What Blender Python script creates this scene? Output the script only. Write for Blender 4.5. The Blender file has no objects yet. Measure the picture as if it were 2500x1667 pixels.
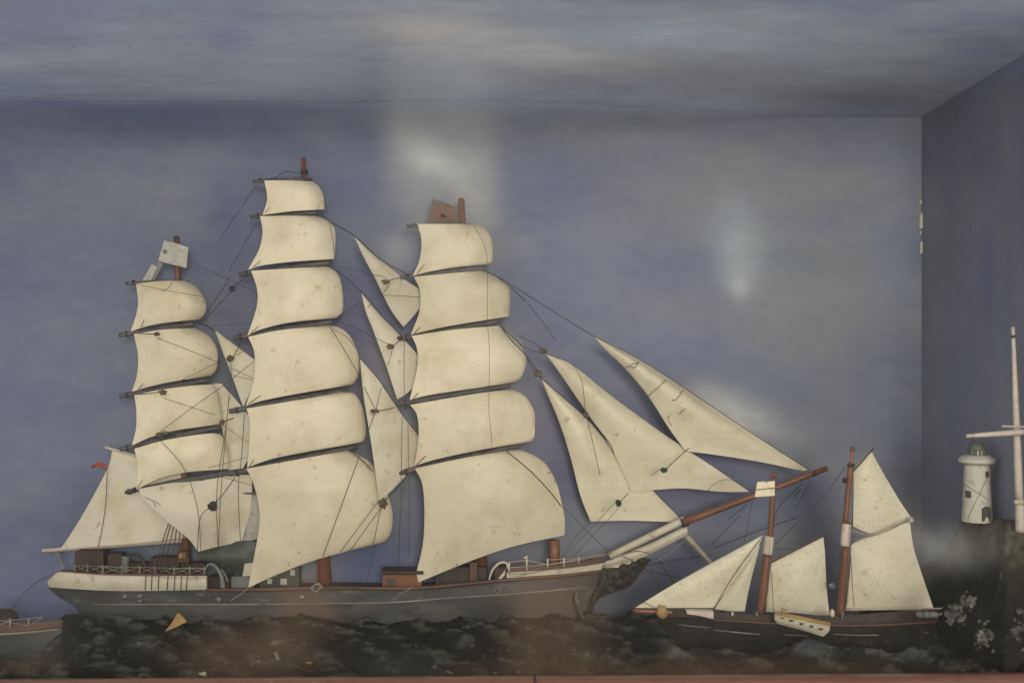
import bpy, bmesh, math, random
import numpy as np
from mathutils import Vector, Matrix, noise as mnoise

random.seed(7)
rng = np.random.default_rng(7)
SC = bpy.context.scene
COL = SC.collection

# ------------------------------------------------------------------ camera, world, lamps, exposure
cam_d = bpy.data.cameras.new('camera')
cam = bpy.data.objects.new('camera', cam_d)
COL.objects.link(cam)
cam.location = (0.0, -1.0, 0.0)
cam.rotation_euler = (math.radians(90), 0, 0)
cam_d.sensor_width = 36.0
cam_d.lens = 36.0
cam_d.shift_y = 60.5 / 2500.0
cam_d.clip_start = 0.01
cam_d.clip_end = 50.0
cam_d.dof.use_dof = True
cam_d.dof.focus_distance = 1.09
cam_d.dof.aperture_fstop = 5.0
SC.camera = cam

w = bpy.data.worlds.new('World')
SC.world = w
w.use_nodes = True
bg = w.node_tree.nodes['Background']
bg.inputs[0].default_value = (1.0, 0.965, 0.90, 1)
bg.inputs[1].default_value = 0.86


def area_lamp(name, loc, target, size, power, color):
    d = bpy.data.lights.new(name, 'AREA')
    d.shape = 'DISK'
    d.size = size
    d.energy = power
    d.color = color
    o = bpy.data.objects.new(name, d)
    COL.objects.link(o)
    o.location = loc
    v = Vector(target) - Vector(loc)
    o.rotation_euler = v.to_track_quat('-Z', 'Y').to_euler()
    return o


area_lamp('gallery_lamp', (0.40, -2.9, 0.34), (0.02, 0.15, -0.06), 0.85, 50.5, (1.0, 0.93, 0.80))

SC.view_settings.view_transform = 'Standard'
SC.view_settings.look = 'None'
SC.view_settings.exposure = 0.0
SC.view_settings.gamma = 1.0
SC.cycles.use_denoising = True
SC.cycles.max_bounces = 6
SC.cycles.transparent_max_bounces = 12

# ------------------------------------------------------------------ helpers
S = 0.4e-3        # metres per photograph pixel one metre from the camera
HX, HY = 1250.0, 894.0


def P(px, py, y):
    """the point at depth y that the photograph shows at pixel (px, py)"""
    d = y + 1.0
    return Vector(((px - HX) * S * d, y, (HY - py) * S * d))


def L(px, y):
    return px * S * (y + 1.0)


def lin(r, g, b):
    def f(c):
        c /= 255.0
        return c / 12.92 if c <= 0.04045 else ((c + 0.055) / 1.055) ** 2.4
    return (f(r), f(g), f(b))


def vnoise(x, y, seed=0):
    x = np.asarray(x, float); y = np.asarray(y, float)
    xi = np.floor(x).astype(int); yi = np.floor(y).astype(int)
    xf = x - xi; yf = y - yi
    def h(a, b):
        n = (a * 374761393 + b * 668265263 + seed * 974634533) & 0x7fffffff
        n = ((n ^ (n >> 13)) * 1274126177) & 0x7fffffff
        n = (n ^ (n >> 16)) & 0xffff
        return n / 65535.0
    u = xf * xf * (3 - 2 * xf); v = yf * yf * (3 - 2 * yf)
    return (h(xi, yi) * (1 - u) + h(xi + 1, yi) * u) * (1 - v) + (h(xi, yi + 1) * (1 - u) + h(xi + 1, yi + 1) * u) * v


def fbm(x, y, seed=0, o=4):
    s = 0; a = 0.5
    for k in range(o):
        s = s + a * vnoise(np.asarray(x) * 2 ** k, np.asarray(y) * 2 ** k, seed + k * 17)
        a *= 0.5
    return s


def link(name, me, mat, parent=None, smooth=True):
    o = bpy.data.objects.new(name, me)
    COL.objects.link(o)
    if mat is not None:
        for m in (mat if isinstance(mat, (list, tuple)) else [mat]):
            me.materials.append(m)
    if parent is not None:
        o.parent = parent
        o.matrix_parent_inverse = Matrix.Translation(-parent.location)
    if smooth:
        me.polygons.foreach_set('use_smooth', [True] * len(me.polygons))
    return o


def mesh(name, verts, faces, mat, parent=None, smooth=True):
    me = bpy.data.meshes.new(name)
    me.from_pydata([tuple(v) for v in verts], [], faces)
    me.update()
    return link(name, me, mat, parent, smooth)


def tag(o, label=None, cat=None, group=None, kind=None):
    if label: o['label'] = label
    if cat: o['category'] = cat
    if group: o['group'] = group
    if kind: o['kind'] = kind
    return o


def thing(name, loc, label, cat, group=None):
    o = bpy.data.objects.new(name, None)
    o.empty_display_size = 0.02
    COL.objects.link(o)
    o.location = loc
    return tag(o, label, cat, group)


def spline(pts, n):
    """n points evenly along a Catmull-Rom curve through pts"""
    p = np.array(pts, float)
    if len(p) == 1 or np.allclose(p, p[0]):
        return np.repeat(p[:1], n, 0)
    if len(p) == 2:
        t = np.linspace(0, 1, n)[:, None]
        return p[0] * (1 - t) + p[1] * t
    q = np.vstack([2 * p[0] - p[1], p, 2 * p[-1] - p[-2]])
    out = []
    for i in range(1, len(q) - 2):
        for t in np.linspace(0, 1, 12, endpoint=False):
            a, b, c, d = q[i - 1], q[i], q[i + 1], q[i + 2]
            out.append(0.5 * ((2 * b) + (-a + c) * t + (2 * a - 5 * b + 4 * c - d) * t * t + (-a + 3 * b - 3 * c + d) * t ** 3))
    out.append(p[-1])
    out = np.array(out)
    s = np.concatenate([[0], np.cumsum(np.linalg.norm(np.diff(out, axis=0), axis=1))])
    t = np.linspace(0, s[-1], n)
    return np.stack([np.interp(t, s, out[:, k]) for k in range(out.shape[1])], 1)


def coons(top, right, bottom, left, nu, nv):
    """pixel grid [nv][nu]: u runs left to right, v top to bottom"""
    T = spline(top, nu); B = spline(bottom, nu); Lf = spline(left, nv); R = spline(right, nv)
    u = np.linspace(0, 1, nu)[None, :, None]; v = np.linspace(0, 1, nv)[:, None, None]
    g = (1 - v) * T[None] + v * B[None] + (1 - u) * Lf[:, None] + u * R[:, None]
    g = g - ((1 - u) * (1 - v) * T[0] + u * (1 - v) * T[-1] + (1 - u) * v * B[0] + u * v * B[-1])
    return g


def patch(name, top, right, bottom, left, yfun, mat, parent, nu=24, nv=24, thick=0.0012):
    g = coons(top, right, bottom, left, nu, nv)
    vs, fs = [], []
    n = nu * nv
    for side in (0, 1):
        for j in range(nv):
            for i in range(nu):
                px, py = g[j, i]
                vs.append(P(px, py, yfun(i / (nu - 1), j / (nv - 1), px, py)) + Vector((0, side * thick, 0)))
    for j in range(nv - 1):
        for i in range(nu - 1):
            a = j * nu + i
            fs.append((a, a + nu, a + nu + 1, a + 1))
            b = a + n
            fs.append((b, b + 1, b + nu + 1, b + nu))
    rim = [i for i in range(nu)] + [j * nu + nu - 1 for j in range(1, nv)] + [(nv - 1) * nu + i for i in range(nu - 2, -1, -1)] + [j * nu for j in range(nv - 2, 0, -1)]
    for k in range(len(rim)):
        a, b = rim[k], rim[(k + 1) % len(rim)]
        fs.append((a, b, b + n, a + n))
    bm = bmesh.new()
    bv = [bm.verts.new(v) for v in vs]
    for f in fs:
        try: bm.faces.new([bv[i] for i in f])
        except ValueError: pass
    bmesh.ops.remove_doubles(bm, verts=bm.verts, dist=2e-5)
    bmesh.ops.recalc_face_normals(bm, faces=bm.faces)
    me = bpy.data.meshes.new(name)
    bm.to_mesh(me); bm.free()
    o = link(name, me, mat, parent)
    try:
        me.set_sharp_from_angle(angle=math.radians(50))
    except Exception:
        pass
    return o


def tube(name, pts, r, mat, parent, sides=6, n=None, smooth_curve=True, cap=True):
    """pts: 3-D points; r: radius or list of radii (resampled)"""
    pts = [tuple(p) for p in pts]
    if n is None:
        n = 2 if len(pts) == 2 else max(8, 6 * len(pts))
    q = spline(pts, n) if smooth_curve else np.array(pts, float)
    n = len(q)
    rr = np.array([r] * n if np.isscalar(r) else np.interp(np.linspace(0, 1, n), np.linspace(0, 1, len(r)), r))
    vs, fs = [], []
    up = None
    for k in range(n):
        a = q[max(k - 1, 0)]; b = q[min(k + 1, n - 1)]
        t = Vector(b - a)
        if t.length < 1e-9: t = Vector((0, 0, 1))
        t.normalize()
        if up is None or abs(up.dot(t)) > 0.98:
            up = Vector((0, 1, 0)) if abs(t.y) < 0.9 else Vector((1, 0, 0))
        s = t.cross(up).normalized()
        up2 = s.cross(t).normalized()
        up = up2
        for i in range(sides):
            an = 2 * math.pi * i / sides
            vs.append(Vector(q[k]) + (s * math.cos(an) + up2 * math.sin(an)) * rr[k])
    for k in range(n - 1):
        for i in range(sides):
            a = k * sides + i; b = k * sides + (i + 1) % sides
            fs.append((a, b, b + sides, a + sides))
    if cap:
        fs.append(tuple(range(sides - 1, -1, -1)))
        fs.append(tuple((n - 1) * sides + i for i in range(sides)))
    return mesh(name, vs, fs, mat, parent)


def spar(name, a, b, y, wpx, mat, parent, sides=12, ya=None):
    """tapered round spar; a, b pixels; wpx: widths in pixels along it"""
    k = len(wpx)
    pts = [P(a[0] + (b[0] - a[0]) * t, a[1] + (b[1] - a[1]) * t, y + (0 if ya is None else (ya - y) * t)) for t in np.linspace(0, 1, max(k, 9))]
    ws = np.interp(np.linspace(0, 1, len(pts)), np.linspace(0, 1, k), wpx)
    return tube(name, pts, [L(x / 2, y) for x in ws], mat, parent, sides, n=len(pts), smooth_curve=False)


def box(name, x0, x1, y0, y1, z0, z1, mat, parent=None, bevel=0.0, smooth=False):
    bm = bmesh.new()
    bmesh.ops.create_cube(bm, size=1)
    for v in bm.verts:
        v.co = Vector(((x0 + x1) / 2 + v.co.x * (x1 - x0), (y0 + y1) / 2 + v.co.y * (y1 - y0), (z0 + z1) / 2 + v.co.z * (z1 - z0)))
    if bevel > 0:
        bmesh.ops.bevel(bm, geom=list(bm.edges), offset=bevel, segments=2, affect='EDGES', profile=0.5)
    me = bpy.data.meshes.new(name)
    bm.to_mesh(me); bm.free()
    return link(name, me, mat, parent, smooth)


def pbox(name, px0, py0, px1, py1, y0, y1, mat, parent, bevel=0.0008):
    """box whose front face (depth y0) covers the pixel rectangle"""
    a = P(px0, py1, y0); b = P(px1, py0, y0)
    return box(name, a.x, b.x, y0, y1, a.z, b.z, mat, parent, bevel)


def slab(name, poly, y, thick, mat, parent, jitter=0.0):
    """flat piece with a pixel outline at depth y"""
    n = len(poly)
    ys = [y + random.uniform(-jitter, jitter) for _ in poly]
    vs = [P(p[0], p[1], yy) for p, yy in zip(poly, ys)] + [P(p[0], p[1], yy) + Vector((0, thick, 0)) for p, yy in zip(poly, ys)]
    fs = [tuple(range(n)), tuple(range(2 * n - 1, n - 1, -1))]
    for i in range(n):
        j = (i + 1) % n
        fs.append((i, i + n, j + n, j))
    bm = bmesh.new()
    bv = [bm.verts.new(v) for v in vs]
    for f in fs: bm.faces.new([bv[i] for i in f])
    bmesh.ops.recalc_face_normals(bm, faces=bm.faces)
    bmesh.ops.triangulate(bm, faces=[f for f in bm.faces if len(f.verts) > 4])
    me = bpy.data.meshes.new(name); bm.to_mesh(me); bm.free()
    return link(name, me, mat, parent, False)


def lathe(name, prof, c, mat, parent, seg=32):
    """prof: (radius, z) pairs; c: axis point"""
    vs, fs = [], []
    for r, z in prof:
        for i in range(seg):
            a = 2 * math.pi * i / seg
            vs.append(Vector((c[0] + r * math.cos(a), c[1] + r * math.sin(a), z)))
    for k in range(len(prof) - 1):
        for i in range(seg):
            a = k * seg + i; b = k * seg + (i + 1) % seg
            fs.append((a, b, b + seg, a + seg))
    fs.append(tuple(range(seg - 1, -1, -1)))
    fs.append(tuple((len(prof) - 1) * seg + i for i in range(seg)))
    bm = bmesh.new()
    bv = [bm.verts.new(v) for v in vs]
    for f in fs: bm.faces.new([bv[i] for i in f])
    bmesh.ops.recalc_face_normals(bm, faces=bm.faces)
    me = bpy.data.meshes.new(name); bm.to_mesh(me); bm.free()
    o = link(name, me, mat, parent)
    me.set_sharp_from_angle(angle=math.radians(40))
    return o


def lump(name, c, r, mat, parent, seed=0, rough=0.35, sub=3, freq=2.2):
    bm = bmesh.new()
    bmesh.ops.create_icosphere(bm, subdivisions=sub, radius=1)
    for v in bm.verts:
        n = mnoise.fractal(v.co * freq + Vector((seed * 3.1, seed * 1.7, 0)), 1.0, 2.0, 3)
        v.co = v.co * (1 + rough * n)
        v.co = Vector((c[0] + v.co.x * r[0], c[1] + v.co.y * r[1], c[2] + v.co.z * r[2]))
    me = bpy.data.meshes.new(name); bm.to_mesh(me); bm.free()
    return link(name, me, mat, parent)


# ------------------------------------------------------------------ materials
class NT:
    def __init__(self, name):
        self.m = bpy.data.materials.new(name)
        self.m.use_nodes = True
        self.t = self.m.node_tree
        self.b = self.t.nodes['Principled BSDF']
        self.out = self.t.nodes['Material Output']
        self.tc = self.n('ShaderNodeTexCoord')

    def n(self, k, **kw):
        x = self.t.nodes.new(k)
        for a, v in kw.items(): setattr(x, a, v)
        return x

    def l(self, a, b): self.t.links.new(a, b)

    def noise(self, scale, detail=4, rough=0.55, stretch=(1, 1, 1), off=(0, 0, 0)):
        mp = self.n('ShaderNodeMapping')
        mp.inputs['Scale'].default_value = stretch
        mp.inputs['Location'].default_value = off
        self.l(self.tc.outputs['Object'], mp.inputs[0])
        x = self.n('ShaderNodeTexNoise')
        x.inputs['Scale'].default_value = scale
        x.inputs['Detail'].default_value = detail
        x.inputs['Roughness'].default_value = rough
        self.l(mp.outputs[0], x.inputs['Vector'])
        return x.outputs['Fac']

    def ramp(self, fac, stops):
        x = self.n('ShaderNodeValToRGB')
        e = x.color_ramp.elements
        while len(e) > 1: e.remove(e[-1])
        e[0].position = stops[0][0]
        c0 = stops[0][1]
        e[0].color = (*c0, 1) if not np.isscalar(c0) else (c0, c0, c0, 1)
        for p, c in stops[1:]:
            q = e.new(p)
            q.color = (*c, 1) if not np.isscalar(c) else (c, c, c, 1)
        self.l(fac, x.inputs[0])
        return x.outputs[0]

    def mix(self, fac, a, b, mode='MIX'):
        x = self.n('ShaderNodeMix', data_type='RGBA', blend_type=mode)
        for s, v in ((0, fac), (6, a), (7, b)):
            if hasattr(v, 'is_linked'): self.l(v, x.inputs[s])
            elif np.isscalar(v): x.inputs[s].default_value = v
            else: x.inputs[s].default_value = (*v[:3], 1)
        return x.outputs[2]

    def bump(self, h, strength, dist):
        x = self.n('ShaderNodeBump')
        x.inputs['Strength'].default_value = strength
        x.inputs['Distance'].default_value = dist
        self.l(h, x.inputs['Height'])
        self.l(x.outputs[0], self.b.inputs['Normal'])

    def done(self, color, rough=0.6, spec=0.3):
        if hasattr(color, 'is_linked'): self.l(color, self.b.inputs['Base Color'])
        else: self.b.inputs['Base Color'].default_value = (*color[:3], 1)
        if hasattr(rough, 'is_linked'): self.l(rough, self.b.inputs['Roughness'])
        else: self.b.inputs['Roughness'].default_value = rough
        self.b.inputs['Specular IOR Level'].default_value = spec
        return self.m


def sail_mat(name, base, warm, spots=1.0, crackle=0.0):
    k = NT(name)
    info = k.n('ShaderNodeObjectInfo')
    c = k.mix(k.ramp(k.noise(9, 4), [(0.35, 0.0), (0.7, 1.0)]), base, warm)
    c = k.mix(k.ramp(k.noise(26, 5, 0.6, off=(3, 1, 7)), [(0.47, 0.0), (0.78, 0.6 * spots)]), c, (0.36, 0.28, 0.13))      # yellowed patches
    c = k.mix(k.ramp(k.noise(75, 3, 0.5, off=(8, 4, 2)), [(0.65, 0.0), (0.77, 0.6 * spots)]), c, (0.22, 0.15, 0.06))     # foxing
    c = k.mix(k.ramp(k.noise(260, 2, 0.5, off=(1, 9, 5)), [(0.70, 0.0), (0.78, 0.7)]), c, (0.13, 0.09, 0.05))            # fly specks
    if crackle:
        c = k.mix(k.ramp(k.noise(330, 5, 0.75, off=(5, 2, 1)), [(0.55, 0.0), (0.7, crackle * .8)]), c, (0.17, 0.16, 0.11))
    v = k.n('ShaderNodeMapRange'); v.inputs[3].default_value = 0.90; v.inputs[4].default_value = 1.05
    k.l(info.outputs['Random'], v.inputs[0])
    hs = k.n('ShaderNodeHueSaturation'); k.l(v.outputs[0], hs.inputs['Value'])
    c = k.mix(k.ramp(k.noise(140, 4, 0.7, (0.12, 1, 1), (2, 2, 2)), [(0.5, 0.0), (0.8, 0.22)]), c, (0.40, 0.33, 0.20))     # weave streaks
    k.l(c, hs.inputs['Color'])
    k.bump(k.noise(300, 6, 0.75, (0.5, 1, 1)), 0.6, 0.0009)
    return k.done(hs.outputs[0], 0.62, 0.25)


M_sail = sail_mat('aged_sail_canvas', (0.68, 0.605, 0.455), (0.63, 0.55, 0.395), 0.75)
M_stay = sail_mat('greyer_staysail_canvas', (0.60, 0.555, 0.44), (0.50, 0.455, 0.35))
M_jib = sail_mat('jib_canvas', (0.65, 0.59, 0.445), (0.58, 0.52, 0.375), 0.9)
M_schsail = sail_mat('crazed_schooner_canvas', (0.60, 0.565, 0.44), (0.54, 0.50, 0.375), 0.6, 0.7)


def wood(name, a, b, rough=0.45, scale=60, stretch=(1, 1, 0.12)):
    k = NT(name)
    c = k.mix(k.ramp(k.noise(scale, 4, 0.6, stretch), [(0.35, 0.0), (0.68, 1.0)]), a, b)
    c = k.mix(k.ramp(k.noise(130, 3), [(0.6, 0.0), (0.75, 0.5)]), c, tuple(x * 0.4 for x in a))
    k.bump(k.noise(scale * 3, 3, 0.6, stretch), 0.3, 0.0006)
    return k.done(c, rough, 0.4)


M_mast = wood('varnished_red_brown_spar', (0.115, 0.042, 0.022), (0.185, 0.075, 0.038))
M_bowsprit = wood('orange_brown_spar', (0.14, 0.052, 0.025), (0.22, 0.088, 0.042), stretch=(0.15, 1, 1))
M_yard = wood('charcoal_painted_yard', (0.055, 0.052, 0.052), (0.125, 0.112, 0.105), 0.6, 90, (1, 1, 1))
M_orange = wood('orange_brown_deckhouse', (0.13, 0.046, 0.018), (0.20, 0.075, 0.03), stretch=(0.15, 1, 1))
M_dkbrown = wood('dark_brown_paint', (0.022, 0.013, 0.009), (0.050, 0.029, 0.020), 0.6)
M_brown = wood('worn_red_brown_paint', (0.075, 0.036, 0.023), (0.12, 0.065, 0.042), 0.55, stretch=(0.2, 1, 1))
M_frame = wood('red_brown_case_moulding', (0.12, 0.052, 0.034), (0.175, 0.086, 0.062), 0.35, 40, (0.1, 1, 1))


def paint(name, a, b, c3=None, rough=0.5, s=40, spec=0.35, bump=0.3, stretch=(1, 1, 1), reflection_tint=None):
    k = NT(name)
    c = k.mix(k.ramp(k.noise(s, 5, 0.6, stretch), [(0.36, 0.0), (0.66, 1.0)]), a, b)
    if c3 is not None:
        c = k.mix(k.ramp(k.noise(s * 2.3, 4, 0.65, stretch, (4, 2, 9)), [(0.56, 0.0), (0.70, 0.85)]), c, c3)
    if reflection_tint is not None:
        at = k.n('ShaderNodeVertexColor', layer_name='ReflectionTint').outputs[0]  # brown reflection colour mixed over the paint
        c = k.mix(at, c, k.mix(k.noise(s, 4, 0.6, stretch, (9, 9, 1)), tuple(x * 0.75 for x in reflection_tint), reflection_tint))
    k.bump(k.noise(s * 5, 4, 0.7), bump, 0.0008)
    return k.done(c, rough, spec)


M_white = paint('old_white_paint', (0.52, 0.48, 0.37), (0.43, 0.39, 0.29), (0.31, 0.26, 0.17), 0.45, 35)
M_whitesp = paint('old_white_spar_paint', (0.50, 0.44, 0.37), (0.42, 0.35, 0.29), (0.29, 0.22, 0.17), 0.5, 60)
M_topside = paint('black_topside_paint', (0.024, 0.024, 0.025), (0.055, 0.055, 0.052), (0.13, 0.127, 0.113), 0.5, 45, stretch=(0.4, 1, 1.6), reflection_tint=(0.085, 0.062, 0.046))
M_hull = paint('weathered_grey_hull_paint', (0.036, 0.036, 0.033), (0.088, 0.087, 0.079), (0.026, 0.025, 0.023), 0.6, 22, stretch=(0.5, 1, 1.4), reflection_tint=(0.108, 0.080, 0.063))
M_hull2 = paint('sooty_schooner_hull_paint', (0.009, 0.008, 0.006), (0.020, 0.018, 0.014), (0.05, 0.044, 0.034), 0.6, 55, spec=0.12)
M_line = paint('pale_line_paint', (0.26, 0.235, 0.19), (0.11, 0.10, 0.08), (0.05, 0.046, 0.04), 0.6, 60, stretch=(0.4, 1, 1))
M_rope = paint('tarred_cord', (0.070, 0.055, 0.034), (0.125, 0.095, 0.052), None, 0.8, 300)
M_ropeb = paint('black_cord', (0.024, 0.024, 0.026), (0.045, 0.044, 0.045), None, 0.8, 200)
M_ropew = paint('pale_cord', (0.40, 0.35, 0.27), (0.28, 0.24, 0.18), None, 0.8, 200)
M_green = paint('dark_green_paint', (0.030, 0.040, 0.030), (0.055, 0.065, 0.050), (0.09, 0.10, 0.085), 0.5, 50)
M_scroll = paint('green_grey_scrollwork', (0.022, 0.023, 0.018), (0.045, 0.047, 0.038), (0.085, 0.082, 0.066), 0.7, 60, spec=0.1)
M_greypaint = paint('grey_green_paint', (0.11, 0.125, 0.115), (0.16, 0.17, 0.155), None, 0.5, 60)
M_paper = paint('cream_paper', (0.62, 0.55, 0.40), (0.52, 0.46, 0.33), (0.40, 0.31, 0.18), 0.7, 70)
M_cloth = paint('grey_white_cloth', (0.40, 0.39, 0.34), (0.32, 0.31, 0.27), (0.20, 0.19, 0.165), 0.8, 90)
M_tan = paint('tan_card', (0.33, 0.21, 0.085), (0.27, 0.165, 0.06), None, 0.7, 50)
M_red = paint('red_cloth', (0.36, 0.055, 0.032), (0.28, 0.045, 0.03), (0.40, 0.28, 0.22), 0.7, 150)
M_flag = paint('faded_dark_flag', (0.095, 0.066, 0.05), (0.14, 0.09, 0.065), None, 0.8, 110)
M_flagr = paint('orange_red_flag_mark', (0.24, 0.075, 0.042), (0.17, 0.062, 0.04), None, 0.8, 120)
M_window = paint('window_glass_pale', (0.42, 0.42, 0.38), (0.30, 0.30, 0.28), None, 0.4, 60)
M_stone = paint('lighthouse_whitewash', (0.50, 0.48, 0.40), (0.43, 0.41, 0.34), (0.31, 0.28, 0.22), 0.7, 45)
M_dome = paint('grey_green_dome', (0.075, 0.085, 0.07), (0.11, 0.12, 0.10), None, 0.6, 80)
M_dark = paint('dark_opening', (0.055, 0.052, 0.045), (0.07, 0.065, 0.055), None, 0.7, 60)
M_foam = paint('grey_foam_flakes', (0.028, 0.028, 0.024), (0.12, 0.115, 0.095), (0.38, 0.35, 0.28), 0.5, 95)
M_floor = paint('case_floor_black', (0.03, 0.03, 0.028), (0.05, 0.048, 0.042), None, 0.8, 20)


def painted_sky(name, streak, amount=0.3):
    k = NT(name)
    a = k.n('ShaderNodeVertexColor', layer_name='Paint').outputs[0]
    c = k.mix(k.ramp(k.noise(9, 7, 0.68, streak), [(0.42, 0.0), (0.72, amount)]), a, lin(126, 132, 142))
    c = k.mix(k.ramp(k.noise(7, 6, 0.66, streak, (7, 3, 2)), [(0.45, 0.0), (0.75, amount * 1.3)]), c, lin(84, 91, 126))
    c = k.mix(k.ramp(k.noise(90, 6, 0.8, (0.35, 1, 1), (4, 4, 4)), [(0.40, 0.0), (0.75, 0.20)]), c, lin(140, 142, 146))
    c = k.mix(k.ramp(k.noise(60, 6, 0.8, (0.5, 1, 1), (9, 2, 4)), [(0.45, 0.0), (0.75, 0.22)]), c, lin(70, 76, 100))
    c = k.mix(k.ramp(k.noise(55, 2, 0.5, (1, 1, 1), (2, 6, 1)), [(0.715, 0.0), (0.80, 0.5)]), c, (0.28, 0.23, 0.12))
    c = k.mix(k.ramp(k.noise(170, 2, 0.5, (1, 1, 1), (5, 1, 8)), [(0.735, 0.0), (0.78, 0.7)]), c, (0.05, 0.05, 0.055))
    k.bump(k.noise(160, 4, 0.6, (0.25, 1, 1)), 0.15, 0.0005)
    return k.done(c, 0.75, 0.15)


M_sky = painted_sky('painted_sky_board', (0.8, 1, 1.5))
M_skytop = painted_sky('painted_sky_ceiling', (0.8, 1.5, 1), 0.2)
M_skyside = painted_sky('painted_sky_side', (1, 1.5, 0.45), 0.18)

k = NT('painted_plaster_sea')
va = k.n('ShaderNodeVertexColor', layer_name='Paint').outputs[0]
c = k.mix(k.ramp(k.noise(45, 6, 0.65, (0.5, 1, 1)), [(0.45, 0.0), (0.75, 0.55)]), va, (0.020, 0.020, 0.015))
c = k.mix(k.ramp(k.noise(60, 6, 0.7, (0.45, 1, 1), (3, 8, 1)), [(0.60, 0.0), (0.76, 0.30)]), c, (0.085, 0.08, 0.064))
c = k.mix(k.ramp(k.noise(150, 3, 0.6, (0.6, 1, 1), (1, 4, 6)), [(0.655, 0.0), (0.75, 0.7)]), c, (0.32, 0.31, 0.26))  # bright specks: sea glints painted in, also flecks on the headland
k.bump(k.noise(130, 7, 0.78, (0.5, 1, 1)), 1.0, 0.004)
M_sea = k.done(c, k.ramp(k.noise(30, 3), [(0.3, 0.4), (0.7, 0.7)]), 0.08)

# case glass: clear, with a thin film of painted reflections, and fine dust specks
k = NT('dust_and_reflection_glass')
tr = k.n('ShaderNodeBsdfTransparent')
sp = k.n('ShaderNodeSeparateColor'); k.l(k.n('ShaderNodeVertexColor', layer_name='Paint').outputs[0], sp.inputs[0])
streak = k.ramp(k.noise(9, 5, 0.6, (1.6, 1, 0.7)), [(0.30, 0.55), (0.70, 1.25)])
def mul(a, b, op='MULTIPLY'):
    x = k.n('ShaderNodeMath', operation=op)
    for q_, v_ in enumerate((a, b)):
        if hasattr(v_, 'is_linked'): k.l(v_, x.inputs[q_])
        else: x.inputs[q_].default_value = v_
    return x.outputs[0]
brown = mul(sp.outputs[0], streak); pale = mul(sp.outputs[1], streak)
specks = k.ramp(k.noise(240, 2, 0.5), [(0.75, 0.0), (0.80, 0.10)])
tot = mul(mul(brown, pale, 'ADD'), mul(specks, 0.0015, 'ADD'), 'ADD')
share = mul(brown, mul(mul(brown, pale, 'ADD'), 1e-5, 'ADD'), 'DIVIDE')
df = k.n('ShaderNodeBsdfDiffuse')
k.l(k.mix(share, (0.60, 0.60, 0.58), (0.48, 0.33, 0.235)), df.inputs[0])
m1 = k.n('ShaderNodeMixShader'); k.l(tot, m1.inputs[0]); k.l(tr.outputs[0], m1.inputs[1]); k.l(df.outputs[0], m1.inputs[2])
gl = k.n('ShaderNodeBsdfGlossy'); gl.inputs['Roughness'].default_value = 0.4
m2 = k.n('ShaderNodeMixShader'); m2.inputs[0].default_value = 0.003
k.l(m1.outputs[0], m2.inputs[1]); k.l(gl.outputs[0], m2.inputs[2])
k.l(m2.outputs[0], k.out.inputs[0])
M_glass = k.m

# ------------------------------------------------------------------ the case: painted back board, ceiling, side wall, floor
YB = 0.20                       # back board
WX = 1000 * S * 1.2             # inner face of the right-hand wall
ZT = (HY - 285) * S * 1.2       # ceiling
YF = -0.185                     # glass


def blob(px, py, cx, cy, rx, ry, rot=0.0, p=2.0):
    c, s = math.cos(math.radians(rot)), math.sin(math.radians(rot))
    dx = (px - cx) * c + (py - cy) * s; dy = -(px - cx) * s + (py - cy) * c
    return np.exp(-((np.abs(dx) / rx) ** p + (np.abs(dy) / ry) ** p))


def painted_grid(name, fn, paintfn, nu, nv, mat):
    us = np.linspace(0, 1, nu); vs_ = np.linspace(0, 1, nv)
    U, V = np.meshgrid(us, vs_)
    X, Y, Z = fn(U, V)
    co = np.stack([X, Y, Z], -1).reshape(-1, 3)
    idx = np.arange(nu * nv).reshape(nv, nu)
    f = np.stack([idx[:-1, :-1], idx[:-1, 1:], idx[1:, 1:], idx[1:, :-1]], -1).reshape(-1, 4)
    me = bpy.data.meshes.new(name)
    me.from_pydata(co.tolist(), [], f.tolist())
    col = paintfn(U, V, X, Y, Z).reshape(-1, 3)
    at = me.color_attributes.new('Paint', 'FLOAT_COLOR', 'POINT')
    at.data.foreach_set('color', np.concatenate([col, np.ones((len(col), 1))], 1).ravel())
    me.update()
    return link(name, me, mat)


def mixc(c, m, rgb, k=1.0):
    return c + (np.array(lin(*rgb)) - c) * np.clip(m * k, 0, 1)[..., None]


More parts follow.
